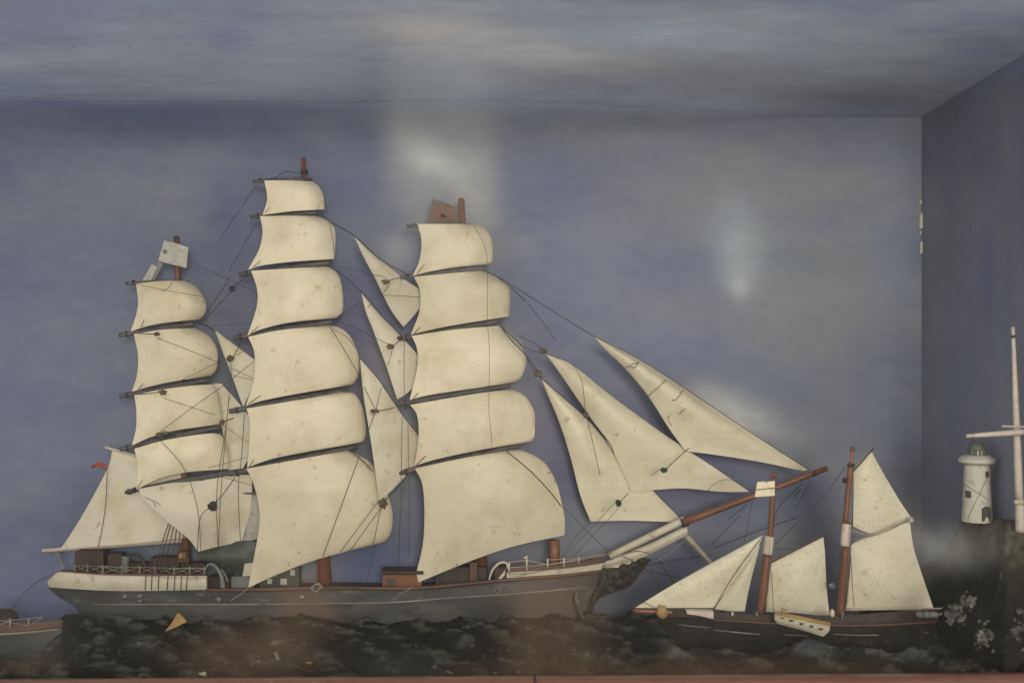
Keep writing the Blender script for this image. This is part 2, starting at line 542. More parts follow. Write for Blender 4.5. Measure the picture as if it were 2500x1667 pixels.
SKYBLOBS = [  # x, y, rx, ry, rot, colour, strength: clouds, plus glare spots and reflections painted as colour
    (330, 305, 520, 46, 2, (72, 79, 110), 0.9), (1450, 300, 380, 40, 2, (124, 130, 142), 0.8), (2000, 300, 260, 20, 0, (112, 118, 138), 0.8), (60, 420, 160, 130, 0, (80, 88, 116), 0.7), (660, 320, 130, 60, 10, (80, 87, 118), 0.6),
    (300, 470, 230, 55, 6, (118, 122, 126), 0.6), (250, 540, 170, 45, 0, (112, 116, 122), 0.5), (470, 390, 330, 40, 4, (112, 118, 130), 0.6),
    (560, 520, 60, 120, 10, (78, 86, 116), 0.7), (120, 660, 200, 130, 0, (82, 90, 118), 0.6), (240, 560, 80, 170, 20, (102, 108, 122), 0.6),
    (100, 930, 240, 150, 0, (98, 106, 128), 0.7), (160, 800, 130, 100, 0, (104, 110, 126), 0.6), (90, 1240, 170, 60, 0, (92, 98, 112), 0.6), (60, 1130, 200, 90, 0, (102, 110, 130), 0.6), (120, 1420, 170, 80, 0, (92, 102, 132), 0.8),
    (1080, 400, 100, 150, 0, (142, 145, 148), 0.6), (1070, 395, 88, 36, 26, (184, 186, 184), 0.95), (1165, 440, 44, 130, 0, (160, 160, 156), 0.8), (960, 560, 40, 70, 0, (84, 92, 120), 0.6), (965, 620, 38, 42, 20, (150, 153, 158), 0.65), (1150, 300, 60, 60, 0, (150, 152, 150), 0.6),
    (840, 420, 60, 180, 0, (96, 104, 130), 0.6), (780, 330, 90, 45, 30, (122, 126, 138), 0.5),
    (1300, 420, 60, 90, 0, (98, 106, 132), 0.7), (1420, 340, 170, 50, 0, (118, 120, 126), 0.6), (1370, 420, 50, 60, 30, (92, 100, 124), 0.6),
    (1560, 300, 150, 18, 6, (96, 104, 120), 0.5), (1880, 330, 260, 40, 0, (98, 104, 124), 0.6), (1680, 460, 200, 70, -8, (118, 118, 122), 0.6), (2080, 470, 150, 60, -12, (124, 126, 128), 0.6), (2150, 360, 90, 60, 0, (104, 110, 130), 0.7),
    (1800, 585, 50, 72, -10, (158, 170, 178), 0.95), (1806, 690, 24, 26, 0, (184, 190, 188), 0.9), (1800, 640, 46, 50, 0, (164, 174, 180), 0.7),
    (1880, 560, 200, 36, 8, (120, 126, 136), 0.5), (1560, 640, 190, 60, 6, (98, 106, 132), 0.7), (1960, 640, 130, 34, 12, (102, 112, 124), 0.6), (2190, 640, 50, 150, 0, (108, 118, 140), 0.7), (2050, 700, 120, 40, 10, (124, 128, 136), 0.5),
    (1750, 770, 190, 50, 4, (124, 120, 128), 0.55), (1470, 720, 90, 60, 0, (112, 118, 136), 0.6), (1630, 850, 160, 60, 0, (104, 112, 138), 0.7), (1950, 860, 160, 80, 0, (118, 122, 130), 0.5), (1900, 960, 150, 60, 15, (98, 106, 128), 0.6),
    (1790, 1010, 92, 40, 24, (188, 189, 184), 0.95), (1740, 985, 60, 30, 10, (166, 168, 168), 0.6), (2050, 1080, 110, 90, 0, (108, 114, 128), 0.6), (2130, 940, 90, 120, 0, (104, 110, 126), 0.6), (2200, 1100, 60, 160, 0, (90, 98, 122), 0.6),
    (2170, 1330, 110, 70, 0, (138, 136, 132), 0.7), (2010, 1330, 60, 40, 0, (114, 102, 138), 0.45), (1970, 1240, 80, 50, 0, (124, 134, 152), 0.6), (1600, 1310, 200, 60, -10, (126, 132, 146), 0.6), (1560, 1450, 90, 50, 0, (92, 102, 132), 0.7), (1650, 1400, 80, 40, 0, (96, 104, 132), 0.6),
    (1330, 1010, 60, 160, 0, (112, 106, 130), 0.5), (870, 900, 60, 140, 0, (96, 92, 124), 0.6), (880, 1400, 70, 60, 0, (82, 92, 132), 0.8), (1400, 1280, 60, 60, 0, (132, 138, 148), 0.6), (1360, 640, 80, 140, 0, (98, 106, 136), 0.6), (1300, 1180, 40, 150, 0, (108, 112, 132), 0.6),
    (120, 560, 60, 420, 0, (100, 106, 122), 0.3), (570, 740, 60, 200, 0, (86, 88, 112), 0.6), (470, 640, 90, 90, 0, (90, 97, 122), 0.6),
]


def sky_paint(U, V, X, Y, Z):
    px = HX + X / (S * 1.2); py = HY - Z / (S * 1.2)
    t = np.clip(px / 2500, 0, 1)[..., None]
    base = np.array(lin(86, 95, 121)) * (1 - t) + np.array(lin(113, 119, 137)) * t
    wx = px + 70 * (fbm(px / 160, py / 90, 3) - 0.47) ; wy = py + 50 * (fbm(px / 150, py / 90, 9) - 0.47)
    c = base
    sq = blob(px, py, 1068, 330, 138, 245, 0, 7)  # upright reflected band painted into the sky colour
    m = fbm(px / 250 + .4 * fbm(px / 90, py / 90, 2), py / 150, 21, 6)
    c = mixc(c, (m - 0.46) * 6, (130, 134, 138), 0.7)
    m2 = fbm(px / 520 + 3, py / 300 + .5 * fbm(px / 200, py / 200, 12), 57, 4)
    c = mixc(c, (m2 - 0.48) * 7, (116, 120, 126), 0.55)
    c = mixc(c, (0.47 - m) * 5, (80, 87, 122), 0.6)
    for (x, y, rx, ry, rot, col, k_) in SKYBLOBS:
        soft = 1.0 if rx * ry > 9000 else 0.45
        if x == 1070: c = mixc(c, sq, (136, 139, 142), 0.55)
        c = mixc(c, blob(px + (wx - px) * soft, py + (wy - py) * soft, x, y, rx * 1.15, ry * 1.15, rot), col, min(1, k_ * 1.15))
    return c


xl = -0.80
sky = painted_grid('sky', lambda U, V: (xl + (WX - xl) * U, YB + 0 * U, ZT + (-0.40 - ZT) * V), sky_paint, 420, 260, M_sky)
tag(sky, kind='structure')


def ceil_paint(U, V, X, Y, Z):
    d = Y + 1.0
    px = HX + X / (S * d); py = HY - Z / (S * d)
    t = np.clip(px / 2500, 0, 1)[..., None]
    c = np.array(lin(122, 124, 134)) * (1 - t) + np.array(lin(128, 128, 130)) * t
    m = fbm(px / 300, py / 50, 41, 5)
    c = mixc(c, (m - 0.45) * 4, (146, 148, 150), 0.55)
    c = mixc(c, (0.47 - m) * 4, (100, 106, 134), 0.5)
    for (x, y, rx, ry, rot, col, k_) in [
            (1300, 258, 560, 30, 0, (132, 140, 152), 0.9), (1060, 85, 170, 40, 6, (166, 152, 144), 0.85), (1300, 130, 240, 48, 6, (176, 168, 160), 0.9), (1600, 90, 260, 40, 0, (150, 156, 160), 0.8),
            (700, 120, 180, 90, 0, (144, 150, 156), 0.6), (300, 140, 330, 60, 0, (140, 144, 146), 0.6), (420, 40, 260, 30, 0, (112, 112, 124), 0.6), (560, 100, 60, 34, 0, (98, 104, 136), 0.6),
            (1780, 190, 260, 50, 4, (128, 122, 122), 0.6), (2080, 235, 240, 34, 0, (104, 94, 94), 0.75), (1950, 130, 160, 60, 0, (140, 144, 148), 0.5), (330, 268, 560, 24, 1, (84, 92, 122), 0.75), (1068, 200, 130, 120, 0, (146, 150, 154), 0.55), (560, 190, 420, 40, 0, (126, 132, 140), 0.6), (950, 230, 130, 60, 0, (112, 116, 120), 0.7), (90, 40, 160, 50, 0, (104, 106, 128), 0.6)]:  # includes the same reflected band painted onto the ceiling
        c = mixc(c, blob(px + 60 * (fbm(px / 120, py / 40, 5) - .47), py, x, y, rx, ry, rot), col, k_)
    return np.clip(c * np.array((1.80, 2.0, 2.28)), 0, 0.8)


def cove_fn(U, V):
    X = xl + (WX - xl) * U
    px = HX + X / (S * 1.2)
    r = 0.0006 + 0.045 * np.clip((1950 - px) / 600, 0, 1)
    a = V * math.pi / 2
    return X, YB - 0.0004 - 1.5 * r * (1 - np.cos(a)), ZT - 0.0004 - r * (1 - np.sin(a))


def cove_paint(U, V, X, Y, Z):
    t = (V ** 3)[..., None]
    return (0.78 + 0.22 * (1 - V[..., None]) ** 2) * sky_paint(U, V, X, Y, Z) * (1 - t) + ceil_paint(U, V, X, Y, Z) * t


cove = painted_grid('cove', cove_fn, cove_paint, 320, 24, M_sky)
tag(cove, kind='structure')
ceiling = painted_grid('ceiling', lambda U, V: (xl + (WX - xl) * U, YB + (YF - YB) * V, ZT + 0 * U), ceil_paint, 260, 90, M_skytop)
tag(ceiling, kind='structure')


def side_paint(U, V, X, Y, Z):
    d = Y + 1.0
    px = HX + X / (S * d); py = HY - Z / (S * d)
    c = np.zeros(px.shape + (3,)) + np.array(lin(104, 109, 124))
    m = fbm(px / 60, py / 260, 61, 4)
    c = mixc(c, (m - 0.45) * 4, (126, 129, 138), 0.6)
    c = mixc(c, (0.47 - m) * 4, (86, 92, 124), 0.6)
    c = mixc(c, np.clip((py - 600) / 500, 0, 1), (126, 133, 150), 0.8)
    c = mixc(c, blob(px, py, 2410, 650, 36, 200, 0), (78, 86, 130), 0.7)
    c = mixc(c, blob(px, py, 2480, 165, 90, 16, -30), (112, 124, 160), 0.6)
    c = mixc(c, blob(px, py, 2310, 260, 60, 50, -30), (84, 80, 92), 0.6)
    return c


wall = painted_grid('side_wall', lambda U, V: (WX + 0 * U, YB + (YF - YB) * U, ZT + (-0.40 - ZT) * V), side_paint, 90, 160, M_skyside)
tag(wall, kind='structure')
floor = box('case_floor', xl, WX, YF, YB, -0.42, -0.40, M_floor)
tag(floor, kind='structure')
# flaked paint along the corner of the back board
for (x0, y0, y1, wd, lab) in [(2248, 490, 498, 7, 'tiny white fleck of bare wood at the top of the flaked case corner'), (2249, 520, 558, 10, 'longest white chip where paint has flaked off the corner of the case'), (2250, 590, 619, 9, 'lowest white chip where paint has flaked off the corner of the case'), (2249, 565, 573, 5, 'small dull speck of bare wood between the two long chips of the case corner')]:
    pts = [(x0 + random.uniform(-1, 1) + sx * wd / 2 * random.uniform(.5, 1), y0 + (y1 - y0) * t) for sx, ts in ((-1, np.linspace(0, 1, 5)), (1, np.linspace(1, 0, 5))) for t in ts]
    tag(slab('paint_chip', pts, YB - 0.003, 0.002, M_white, None), lab, 'paint chip', 'flaked paint chips on the case corner')
tag(slab('paint_chip', [(2373, 308), (2377, 307), (2378, 316), (2374, 317)], 0.10, 0.0012, M_white, None), 'lone white fleck on the dark side wall of the case', 'paint chip')

# ------------------------------------------------------------------ bottom moulding and glass
fr = thing('case_frame', P(1250, 1690, YF), 'red-brown wooden moulding along the bottom edge of the case', 'case frame')
for (xa, xb, nx) in ((-60, 1303, 60), (1309, 2560, 60)):
    prof = [(0.012, -9), (0.004, -10), (0.0005, -4), (-0.002, 2), (-0.002, 12), (0.001, 16), (0.001, 60), (0.012, 60)]
    vs, fs = [], []
    for i in range(nx):
        px = xa + (xb - xa) * i / (nx - 1)
        py = 1677.5 - 15.5 * px / 2500
        for (dy, dz) in prof:
            j = 0.9 * (fbm(px / 30, dz + 3.3, 5) - .47)
            vs.append(P(px, py + dz + j, YF - 0.014) + Vector((0, dy, 0)))
    m_ = len(prof)
    for i in range(nx - 1):
        for q_ in range(m_):
            a = i * m_ + q_; b = i * m_ + (q_ + 1) % m_
            fs.append((a, a + m_, b + m_, b))
    fs.append(tuple(range(m_))); fs.append(tuple((nx - 1) * m_ + q_ for q_ in range(m_ - 1, -1, -1)))
    mesh('bottom_rail', vs, fs, M_frame, fr, False)
for (xa, xb) in [(12, 120), (150, 330), (350, 372), (470, 520), (560, 640), (655, 672), (760, 775)]:
    pts = [P(px, 1677.5 - 15.5 * px / 2500 - 4 + 1.2 * math.sin(px * .31), YF - 0.0155) for px in np.linspace(xa, xb, 9)]
    tube('worn_edge', pts, [0.0002, 0.0006, 0.0005, 0.0007, 0.0002], M_white, fr, 6)


def reflection_film(U, V, X, Y, Z):
    """reflections painted on the pane over faint dust: R brown wash, G pale bands"""
    px = HX + X / (S * (Y + 1)); py = HY - Z / (S * (Y + 1))
    wx = px + 46 * (fbm(px / 60, py / 50, 4) - .47); wy = py + 60 * (fbm(px / 70, py / 60, 6) - .47)
    b = 0.060 * blob(wx, wy, 730, 1500, 85, 170, 14, 3) + 0.055 * blob(wx, wy, 560, 1620, 120, 80, -14, 3) + 0.062 * blob(wx, wy, 1352, 1560, 118, 190, 0, 4) + 0.030 * blob(wx, wy, 1700, 1660, 420, 40)
    b += 0.020 * blob(wx, wy, 1520, 1420, 70, 60) + 0.030 * blob(wx, wy, 930, 880, 70, 190, -8) + 0.024 * blob(wx, wy, 1290, 1020, 70, 170) + 0.014 * blob(wx, wy, 2180, 1340, 120, 60)
    p_ = 0.055 * blob(px + .3 * (wx - px), wy, 1072, 330, 132, 360, 0, 5) + 0.03 * blob(wx, wy, 60, 1570, 110, 60) + 0.17 * blob(wx, wy, 2305, 1335, 80, 42) + 0.05 * blob(wx, wy, 2230, 1295, 44, 60) + 0.035 * blob(wx, wy, 2440, 1330, 90, 50) + 0.016 * blob(wx, wy, 2400, 760, 130, 420)
    p_ += 0.020 * blob(wx, wy, 1690, 140, 420, 90) + 0.02 * blob(wx, wy, 640, 150, 300, 110)
    p_ += 0.030 * blob(wx, wy, 1110, 650, 60, 60) + 0.030 * blob(wx, wy, 1245, 880, 30, 40) + 0.012 * fbm(px / 300, py / 260, 44, 3)
    return np.stack([b, p_, 0 * b], -1) * 0.5  # brown and pale reflections laid on as tint, with light dust


gp = painted_grid('glass_pane', lambda U, V: (-0.60 + (WX - 0.001 + 0.60) * U, YF + 0.002 + 0 * U, ZT - 0.001 + (-0.33 - ZT) * V), reflection_film, 220, 150, M_glass)
sm = gp.modifiers.new('thickness', 'SOLIDIFY'); sm.thickness = 0.003; sm.offset = 0
tag(gp, 'clear glass pane closing the front of the display case, dust-specked, with reflections painted on', 'glass pane')

# ------------------------------------------------------------------ sea of painted plaster
ZS = -0.281


def sea_shape(U, V):
    X = -0.75 + (WX - 0.001 + 0.75) * U
    Y = YF + 0.006 + (0.178 - YF - 0.006) * V
    d = Y + 1
    px = HX + X / (S * d)
    a = fbm(X * 16 + Y * 6, Y * 16, 31, 3)
    ph = 5.0 * fbm(X * 9, Y * 14, 37, 3)
    w1 = 1 - np.abs(np.sin(X * 60 + Y * 34 + ph))
    w2 = 1 - np.abs(np.sin(X * 41 - Y * 75 + ph * 1.3 + 1.0))
    r2 = 1 - np.abs(2 * fbm(X * 52 - Y * 30, Y * 90 + 9, 19, 4) / 0.94 - 1)
    Z = ZS + 0.010 * (a - 0.47) * 2 + 0.0085 * (w1 ** 1.1 - 0.4) + 0.0035 * (w2 - 0.4) + 0.0085 * (r2 - 0.62) + 0.003 * (fbm(X * 130, Y * 170, 27, 3) - 0.44)
    # the water heaped along the ship's side, lower to the left of her stern
    hump = np.exp(-((Y - 0.118) / 0.035) ** 2)
    Z += hump * np.where(px > 140, -0.0005, -0.016) * np.ones_like(X)
    Z += np.exp(-((px - 175) / 28) ** 2 - ((Y - 0.105) / 0.03) ** 2) * 0.016
    Z += np.clip((px - 2230) / 200, 0, 1) * 0.010
    Z -= 0.013 * np.clip((150 - px) / 40, 0, 1) * np.clip((Y + 0.09) / 0.05, 0, 1)
    Z += 0.016 * np.exp(-((Y + 0.062) / 0.026) ** 2) * np.clip((px - 1560) / 90, 0, 1) * np.clip((2330 - px) / 70, 0, 1)
    Z -= np.clip((Y - 0.150) / 0.028, 0, 1) * 0.05
    Z += np.clip((-0.03 - Y) / 0.15, 0, 1) * 0.012
    return X, Y, Z


def sea_paint(U, V, X, Y, Z):
    d = Y + 1
    px = HX + X / (S * d); py = HY - Z / (S * d)
    c = np.zeros(px.shape + (3,)) + np.array((0.0085, 0.009, 0.0065))
    m = fbm(px / 130, py / 40, 91, 5)
    c = mixc(c, (m - 0.45) * 5, (40, 42, 32), 0.7)
    c = mixc(c, (0.45 - m) * 5, (19, 22, 20), 0.8)
    w_ = (1 - np.abs(np.sin(X * 60 + Y * 34 + 5.0 * fbm(X * 9, Y * 14, 37, 3)))) * .6 + .4 * (1 - np.abs(2 * fbm(X * 52 - Y * 30, Y * 90 + 9, 19, 4) / 0.94 - 1))
    up = np.clip((w_ - 0.45) * 4, 0, 1)
    c = mixc(c, up * np.clip((fbm(px / 30, py / 8, 66, 5) - .44) * 8, 0, 1), (112, 112, 100), 0.5)
    for (x, y, rx, ry, col, k_) in [(560, 1610, 170, 70, (70, 55, 42), 0.5), (720, 1540, 90, 60, (64, 52, 42), 0.5), (1340, 1570, 140, 110, (70, 55, 44), 0.5), (1750, 1655, 480, 40, (92, 74, 52), 0.85), (1150, 1655, 300, 26, (80, 64, 48), 0.7),  # includes brown reflection patches painted into the sea colour
                                    (2250, 1590, 120, 16, (96, 100, 104), 0.5), (1970, 1578, 80, 14, (98, 106, 110), 0.6), (960, 1620, 120, 30, (72, 76, 80), 0.5), (60, 1620, 90, 30, (92, 76, 56), 0.7), (1650, 1575, 30, 18, (110, 108, 100), 0.6)]:
        c = mixc(c, blob(px + 80 * (fbm(px / 50, py / 30, 15) - .47), py + 30 * (fbm(px / 60, py / 30, 18) - .47), x, y, rx, ry), col, k_)
    return c


sea = painted_grid('sea', sea_shape, sea_paint, 900, 240, M_sea)
tag(sea, kind='structure')

# ------------------------------------------------------------------ the headland
def head_shape(U, V):
    X = 0.395 + (WX - 0.0005 - 0.395) * U
    Y = -0.13 + 0.325 * V
    px = HX + X / (S * (Y + 1))
    rise = np.clip((Y - np.interp(px, [2285, 2330, 2400, 2460], [0.0, -0.05, -0.105, -0.15]) + 0.05 * (fbm(X * 30, Y * 8, 87) - .47)) / 0.115, 0, 1)
    rise = 0.5 * rise + 0.5 * rise * rise * (3 - 2 * rise)
    left = np.clip((X - 0.398) / 0.045, 0, 1) ** 0.8
    crest = np.interp(px, [2180, 2245, 2258, 2295, 2322, 2345, 2385, 2700], [1520, 1450, 1406, 1384, 1346, 1296, 1277, 1281])
    top = -(crest - HY) * S * (1 + Y) + 0.006 * (fbm(X * 40, Y * 40, 13) - .47)
    Z = -0.300 + (top + 0.300) * rise
    Z += 0.028 * (1 - np.abs(2 * fbm(X * 55, Y * 48, 53, 5) / 0.97 - 1) - 0.62) * (0.35 + rise * (1 - np.clip((Z + 0.168) / 0.012, 0, 1)))
    return X + 0.012 * (fbm(Z * 60, Y * 40, 71) - .47) * (U < 0.97), Y, Z


def head_paint(U, V, X, Y, Z):
    px = HX + X / (S * (Y + 1)); py = HY - Z / (S * (Y + 1))
    c = np.zeros(px.shape + (3,)) + np.array((0.022, 0.021, 0.015))
    m = fbm(px / 45, py / 40, 33, 5)
    c = mixc(c, (m - 0.45) * 5, (64, 61, 50), 0.7)
    c = mixc(c, (0.46 - m) * 5, (36, 34, 26), 0.8)
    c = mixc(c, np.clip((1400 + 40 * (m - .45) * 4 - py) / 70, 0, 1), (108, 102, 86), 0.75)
    return c


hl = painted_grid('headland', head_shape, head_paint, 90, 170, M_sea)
tag(hl, kind='structure')

# ------------------------------------------------------------------ the big square-rigger
ship = thing('sailing_ship', P(800, 1540, 0.15), 'large model sailing ship with three masts of cream square sails and a white poop', 'model ship')
YH = 0.176  # flat back of the half model
sheer = [(117, 1434), (229, 1441), (400, 1441), (504, 1441), (602, 1441), (806, 1436), (1000, 1437), (1128, 1427), (1237, 1416), (1383, 1405), (1459, 1396), (1545, 1388)]
wale = [(173, 1474), (230, 1475), (400, 1475), (600, 1475), (806, 1472.5), (959, 1470), (1100, 1459), (1230, 1451), (1357, 1440), (1434, 1432), (1498, 1424)]
keel = [(215, 1590), (600, 1600), (1000, 1600), (1440, 1590)]


def beam(px):
    a = np.clip((px - 110) / 170.0, 0, 1); b = np.clip((1520 - px) / 260.0, 0, 1)
    return 0.036 * (a ** 0.5) * (b ** 0.6)


def tint_hull_reflections(o):
    me = o.data
    at = me.color_attributes.new('ReflectionTint', 'FLOAT_COLOR', 'POINT')
    for i, v in enumerate(me.vertices):
        d = v.co.y + 1
        px = HX + v.co.x / (S * d); py = HY - v.co.z / (S * d)
        e = 26 * (float(fbm(px / 30, py / 20, 8)) - .47)
        f = 0.0
        for x0, x1, sl in ((655, 815, -0.55), (1248, 1465, 0.05)):  # two brown reflections painted into the hull colour
            q_ = px + e + sl * (py - 1450)
            f = max(f, min(1, max(0, (q_ - x0) / 26)) * min(1, max(0, (x1 - q_) / 40)))
        f *= 0.7 if px > 1100 else 0.85
        at.data[i].color = (f, f, f, 1)
    return o


def hull_y(full):
    return lambda u, v, px, py: YH - 0.004 - beam(px) * (full - 0.12 * v if full > 0.9 else full)


tint_hull_reflections(patch('topside', sheer, [(1545, 1388), (1522, 1406), (1498, 1424)], wale, [(117, 1434), (143, 1457), (173, 1474)],
      lambda u, v, px, py: YH - 0.004 - beam(px) * (0.97 + 0.03 * v), M_topside, ship, 140, 8, 0.003))
tint_hull_reflections(patch('hull', wale, [(1498, 1424), (1466, 1455), (1449, 1490), (1444, 1540), (1442, 1590)], keel, [(173, 1474), (190, 1492), (205, 1540), (215, 1590)],
      lambda u, v, px, py: YH - 0.004 - beam(px) * (1.0 - 0.45 * v ** 1.6) + 0.004 * 0, M_hull, ship, 140, 18, 0.003))
# deck behind the sheer
dk_pts = [p for p in spline(sheer, 40)]
vs = []
for p in dk_pts:
    vs.append(P(p[0], p[1] + 3, YH - 0.004 - beam(p[0]) * .95)); vs.append(Vector((P(p[0], p[1] + 3, YH - 0.004 - beam(p[0]) * .95).x, YH, P(p[0], p[1] + 3, YH - 0.004 - beam(p[0]) * .95).z)))
mesh('deck', vs, [(2 * i, 2 * i + 1, 2 * i + 3, 2 * i + 2) for i in range(39)], M_dkbrown, ship)
q = spline(sheer[3:], 40)
tube('cap_rail', [P(x, y - 1, YH - 0.006 - beam(x)) for x, y in q], 0.0021, M_brown, ship, 8, n=40)
q = spline(wale[1:-1], 60)
tube('white_line', [P(x, y, YH - 0.0048 - beam(x)) for x, y in q], 0.00095, M_line, ship, 6, n=60)
q = spline([(x, y + 9) for x, y in wale[6:-1]], 30)
tube('lower_line', [P(x, y, YH - 0.0045 - beam(x)) for x, y in q], 0.0006, M_hull, ship, 5, n=30)
# poop: white bulwark with rounded stern, brown deck edge, crossed rail
poop_t = [(122, 1411), (135, 1400), (152, 1396.5), (254, 1404), (380, 1406.5), (504, 1407)]
poop_b = [(121, 1433), (229, 1440), (305, 1442), (400, 1441), (504, 1439)]
patch('poop_bulwark', poop_t, [(504, 1407), (504, 1439)], poop_b, [(122, 1411), (116, 1421), (121, 1433)],
      lambda u, v, px, py: YH - 0.006 - beam(px) * 1.0 - 0.002 * math.sin(math.pi * v), M_white, ship, 40, 8, 0.004)
tube('poop_moulding', [P(x, 1408, YH - 0.0075 - beam(x)) for x in np.linspace(400, 505, 6)], 0.0012, M_white, ship, 6)
patch('deck_edge', [(150, 1391), (254, 1399), (502, 1402)], [(502, 1402), (502, 1407.5)], [(152, 1397.5), (254, 1405), (502, 1407.5)], [(150, 1391), (152, 1397.5)],
      lambda u, v, px, py: YH - 0.003 - beam(px) * .97, M_brown, ship, 30, 4, 0.004)
posts = [(182, 1376, 1395), (214, 1377, 1396), (251, 1378, 1400), (297, 1380, 1400), (341, 1380, 1401), (378, 1381, 1401), (425, 1383, 1402), (463, 1382, 1402), (499, 1383, 1402)]
yr = lambda x: YH - 0.007 - beam(x) * .97
rail = tube('rail_wire', [P(x, y + 4, yr(x)) for x, y, _ in posts], 0.0005, M_line, ship, 5)
for x, y0, y1 in posts:
    tube('rail_post', [P(x, y0, yr(x)), P(x, y1, yr(x))], [0.0009, 0.0012], M_line, ship, 8)
for (a, b) in zip(posts[:-1], posts[1:]):
    tube('cross_wire', [P(a[0], a[1] + 4, yr(a[0])), P(b[0], b[2] - 2, yr(b[0]))], 0.0004, M_line, ship, 4)
    tube('cross_wire', [P(a[0], a[2] - 2, yr(a[0])), P(b[0], b[1] + 4, yr(b[0]))], 0.0004, M_line, ship, 4)
# things on the poop
pbox('skylight', 182, 1345, 252, 1384, 0.152, 0.172, M_dkbrown, ship)
pbox('companionway', 262, 1352, 296, 1384, 0.155, 0.172, M_dkbrown, ship)
tube('ventilator', [P(306, 1398, 0.155), P(306, 1372, 0.155), P(308, 1358, 0.155)], [0.004, 0.004, 0.0048], M_greypaint, ship, 12)
tube('ladder_rail', [P(320, 1352, 0.152), P(334, 1353, 0.152), P(346, 1364, 0.152), P(356, 1384, 0.152)], 0.0018, M_dkbrown, ship, 8)
pbox('deckhouse', 366, 1361, 438, 1392, 0.154, 0.172, M_dkbrown, ship)
pbox('poop_cabin', 178, 1374, 500, 1397, 0.160, 0.173, M_dkbrown, ship)
lump('lantern', P(444, 1357, 0.150), (0.0045, 0.003, 0.0042), M_tan, ship, 3, 0.25, 2)
pbox('lantern_box', 432, 1346, 460, 1373, 0.153, 0.163, M_brown, ship)
# hanging ship's boat, davit and white cabin amidships
patch('lifeboat', [(478, 1346), (560, 1322), (650, 1322)], [(650, 1322), (652, 1390)], [(500, 1372), (560, 1396), (652, 1392)], [(478, 1346), (484, 1362), (500, 1372)],
      lambda u, v, px, py: 0.164 - 0.008 * math.sin(math.pi * v) * math.sin(math.pi * min(u + .15, 1)), M_green, ship, 20, 10, 0.004)
tube('davit', [P(545, 1440, 0.142), P(540, 1405, 0.142), P(524, 1380, 0.142), P(508, 1378, 0.142), P(502, 1392, 0.142)], [0.0030, 0.0026, 0.0022, 0.0016, 0.001], M_greypaint, ship, 8)
tube('davit', [P(556, 1418, 0.146), P(548, 1400, 0.146), P(540, 1388, 0.146)], 0.0012, M_greypaint, ship, 6)
pbox('hatch_box', 506, 1408, 560, 1440, 0.150, 0.170, M_dkbrown, ship)
slab('cabin_front', [(597, 1376), (626, 1372), (632, 1405), (592, 1406)], 0.158, 0.006, M_white, ship)
pbox('cabin_wall', 560, 1407, 620, 1439, 0.158, 0.172, M_greypaint, ship)
hs_ = pbox('midship_house', 632, 1382, 730, 1440, 0.157, 0.172, M_green, ship)
pbox('house_window', 684, 1412, 700, 1427, 0.1555, 0.158, M_window, hs_, 0.0006)
pbox('house_window', 708, 1390, 720, 1405, 0.1555, 0.158, M_window, hs_, 0.0006)
pbox('house_window', 652, 1412, 664, 1425, 0.1555, 0.158, M_window, hs_, 0.0006)
dh = pbox('orange_deckhouse', 933, 1402, 1030, 1436, 0.148, 0.170, M_orange, ship)
pbox('house_roof', 929, 1394, 1034, 1402, 0.144, 0.172, M_dkbrown, dh)
pbox('house_window', 945, 1413, 966, 1429, 0.1465, 0.149, M_dark, dh, 0.0005)
pbox('fore_house', 1062, 1384, 1190, 1432, 0.156, 0.172, M_dkbrown, ship)
pbox('winch', 1146, 1372, 1166, 1422, 0.150, 0.156, M_brown, ship)
tube('bitt', [P(1354, 1385, 0.158), P(1354, 1318, 0.158)], [L(13, .158)] * 2, M_mast, ship, 12)
# forecastle
patch('forecastle_bulwark', [(1237, 1398), (1357, 1390), (1446, 1379), (1500, 1370)], [(1500, 1370), (1496, 1386)], [(1237, 1414), (1383, 1404), (1434, 1395), (1496, 1386)], [(1237, 1398), (1237, 1414)],
      lambda u, v, px, py: YH - 0.0065 - beam(px) * .98, M_white, ship, 30, 5, 0.004)
patch('forecastle_deck_edge', [(1240, 1385), (1360, 1378), (1470, 1362)], [(1470, 1362), (1470, 1376)], [(1240, 1399), (1360, 1391), (1470, 1376)], [(1240, 1385), (1240, 1399)],
      lambda u, v, px, py: YH - 0.003 - beam(px) * .9, M_brown, ship, 20, 4, 0.004)
fposts = [(1243, 1371, 1395), (1286, 1356, 1393), (1337, 1363, 1384), (1377, 1361, 1382), (1413, 1360, 1373)]
for x, y0, y1 in fposts:
    tube('rail_post', [P(x, y0, yr(x)), P(x, y1, yr(x))], [0.0010, 0.0014], M_white, ship, 8)
lump('post_knob', P(1283, 1361, yr(1286)), (0.0022, 0.002, 0.0014), M_white, ship, 5, .2, 2)
tube('rail_wire', [P(1243, 1372, yr(1243)), P(1286, 1368, yr(1286)), P(1337, 1377, yr(1337)), P(1377, 1371, yr(1377)), P(1460, 1354, yr(1460))], 0.0005, M_ropew, ship, 5)
tube('rail_wire', [P(1243, 1385, yr(1243)), P(1286, 1382, yr(1286)), P(1337, 1377, yr(1337)), P(1413, 1367, yr(1413)), P(1496, 1351, yr(1496))], 0.0005, M_ropew, ship, 5)
tube('rail_wire', [P(1337, 1366, yr(1337)), P(1413, 1362, yr(1413)), P(1496, 1351, yr(1496))], 0.00045, M_ropew, ship, 5)
tube('anchor_davit', [P(1194, 1415, 0.135), P(1203, 1390, 0.135), P(1220, 1374, 0.135), P(1236, 1374, 0.135), P(1240, 1388, 0.135)], [0.0009, 0.0013, 0.0014, 0.0013, 0.001], M_white, ship, 8)
slab('anchor_fluke', [(1216, 1412), (1228, 1398), (1234, 1390), (1232, 1404), (1224, 1412)], 0.134, 0.004, M_white, ship)
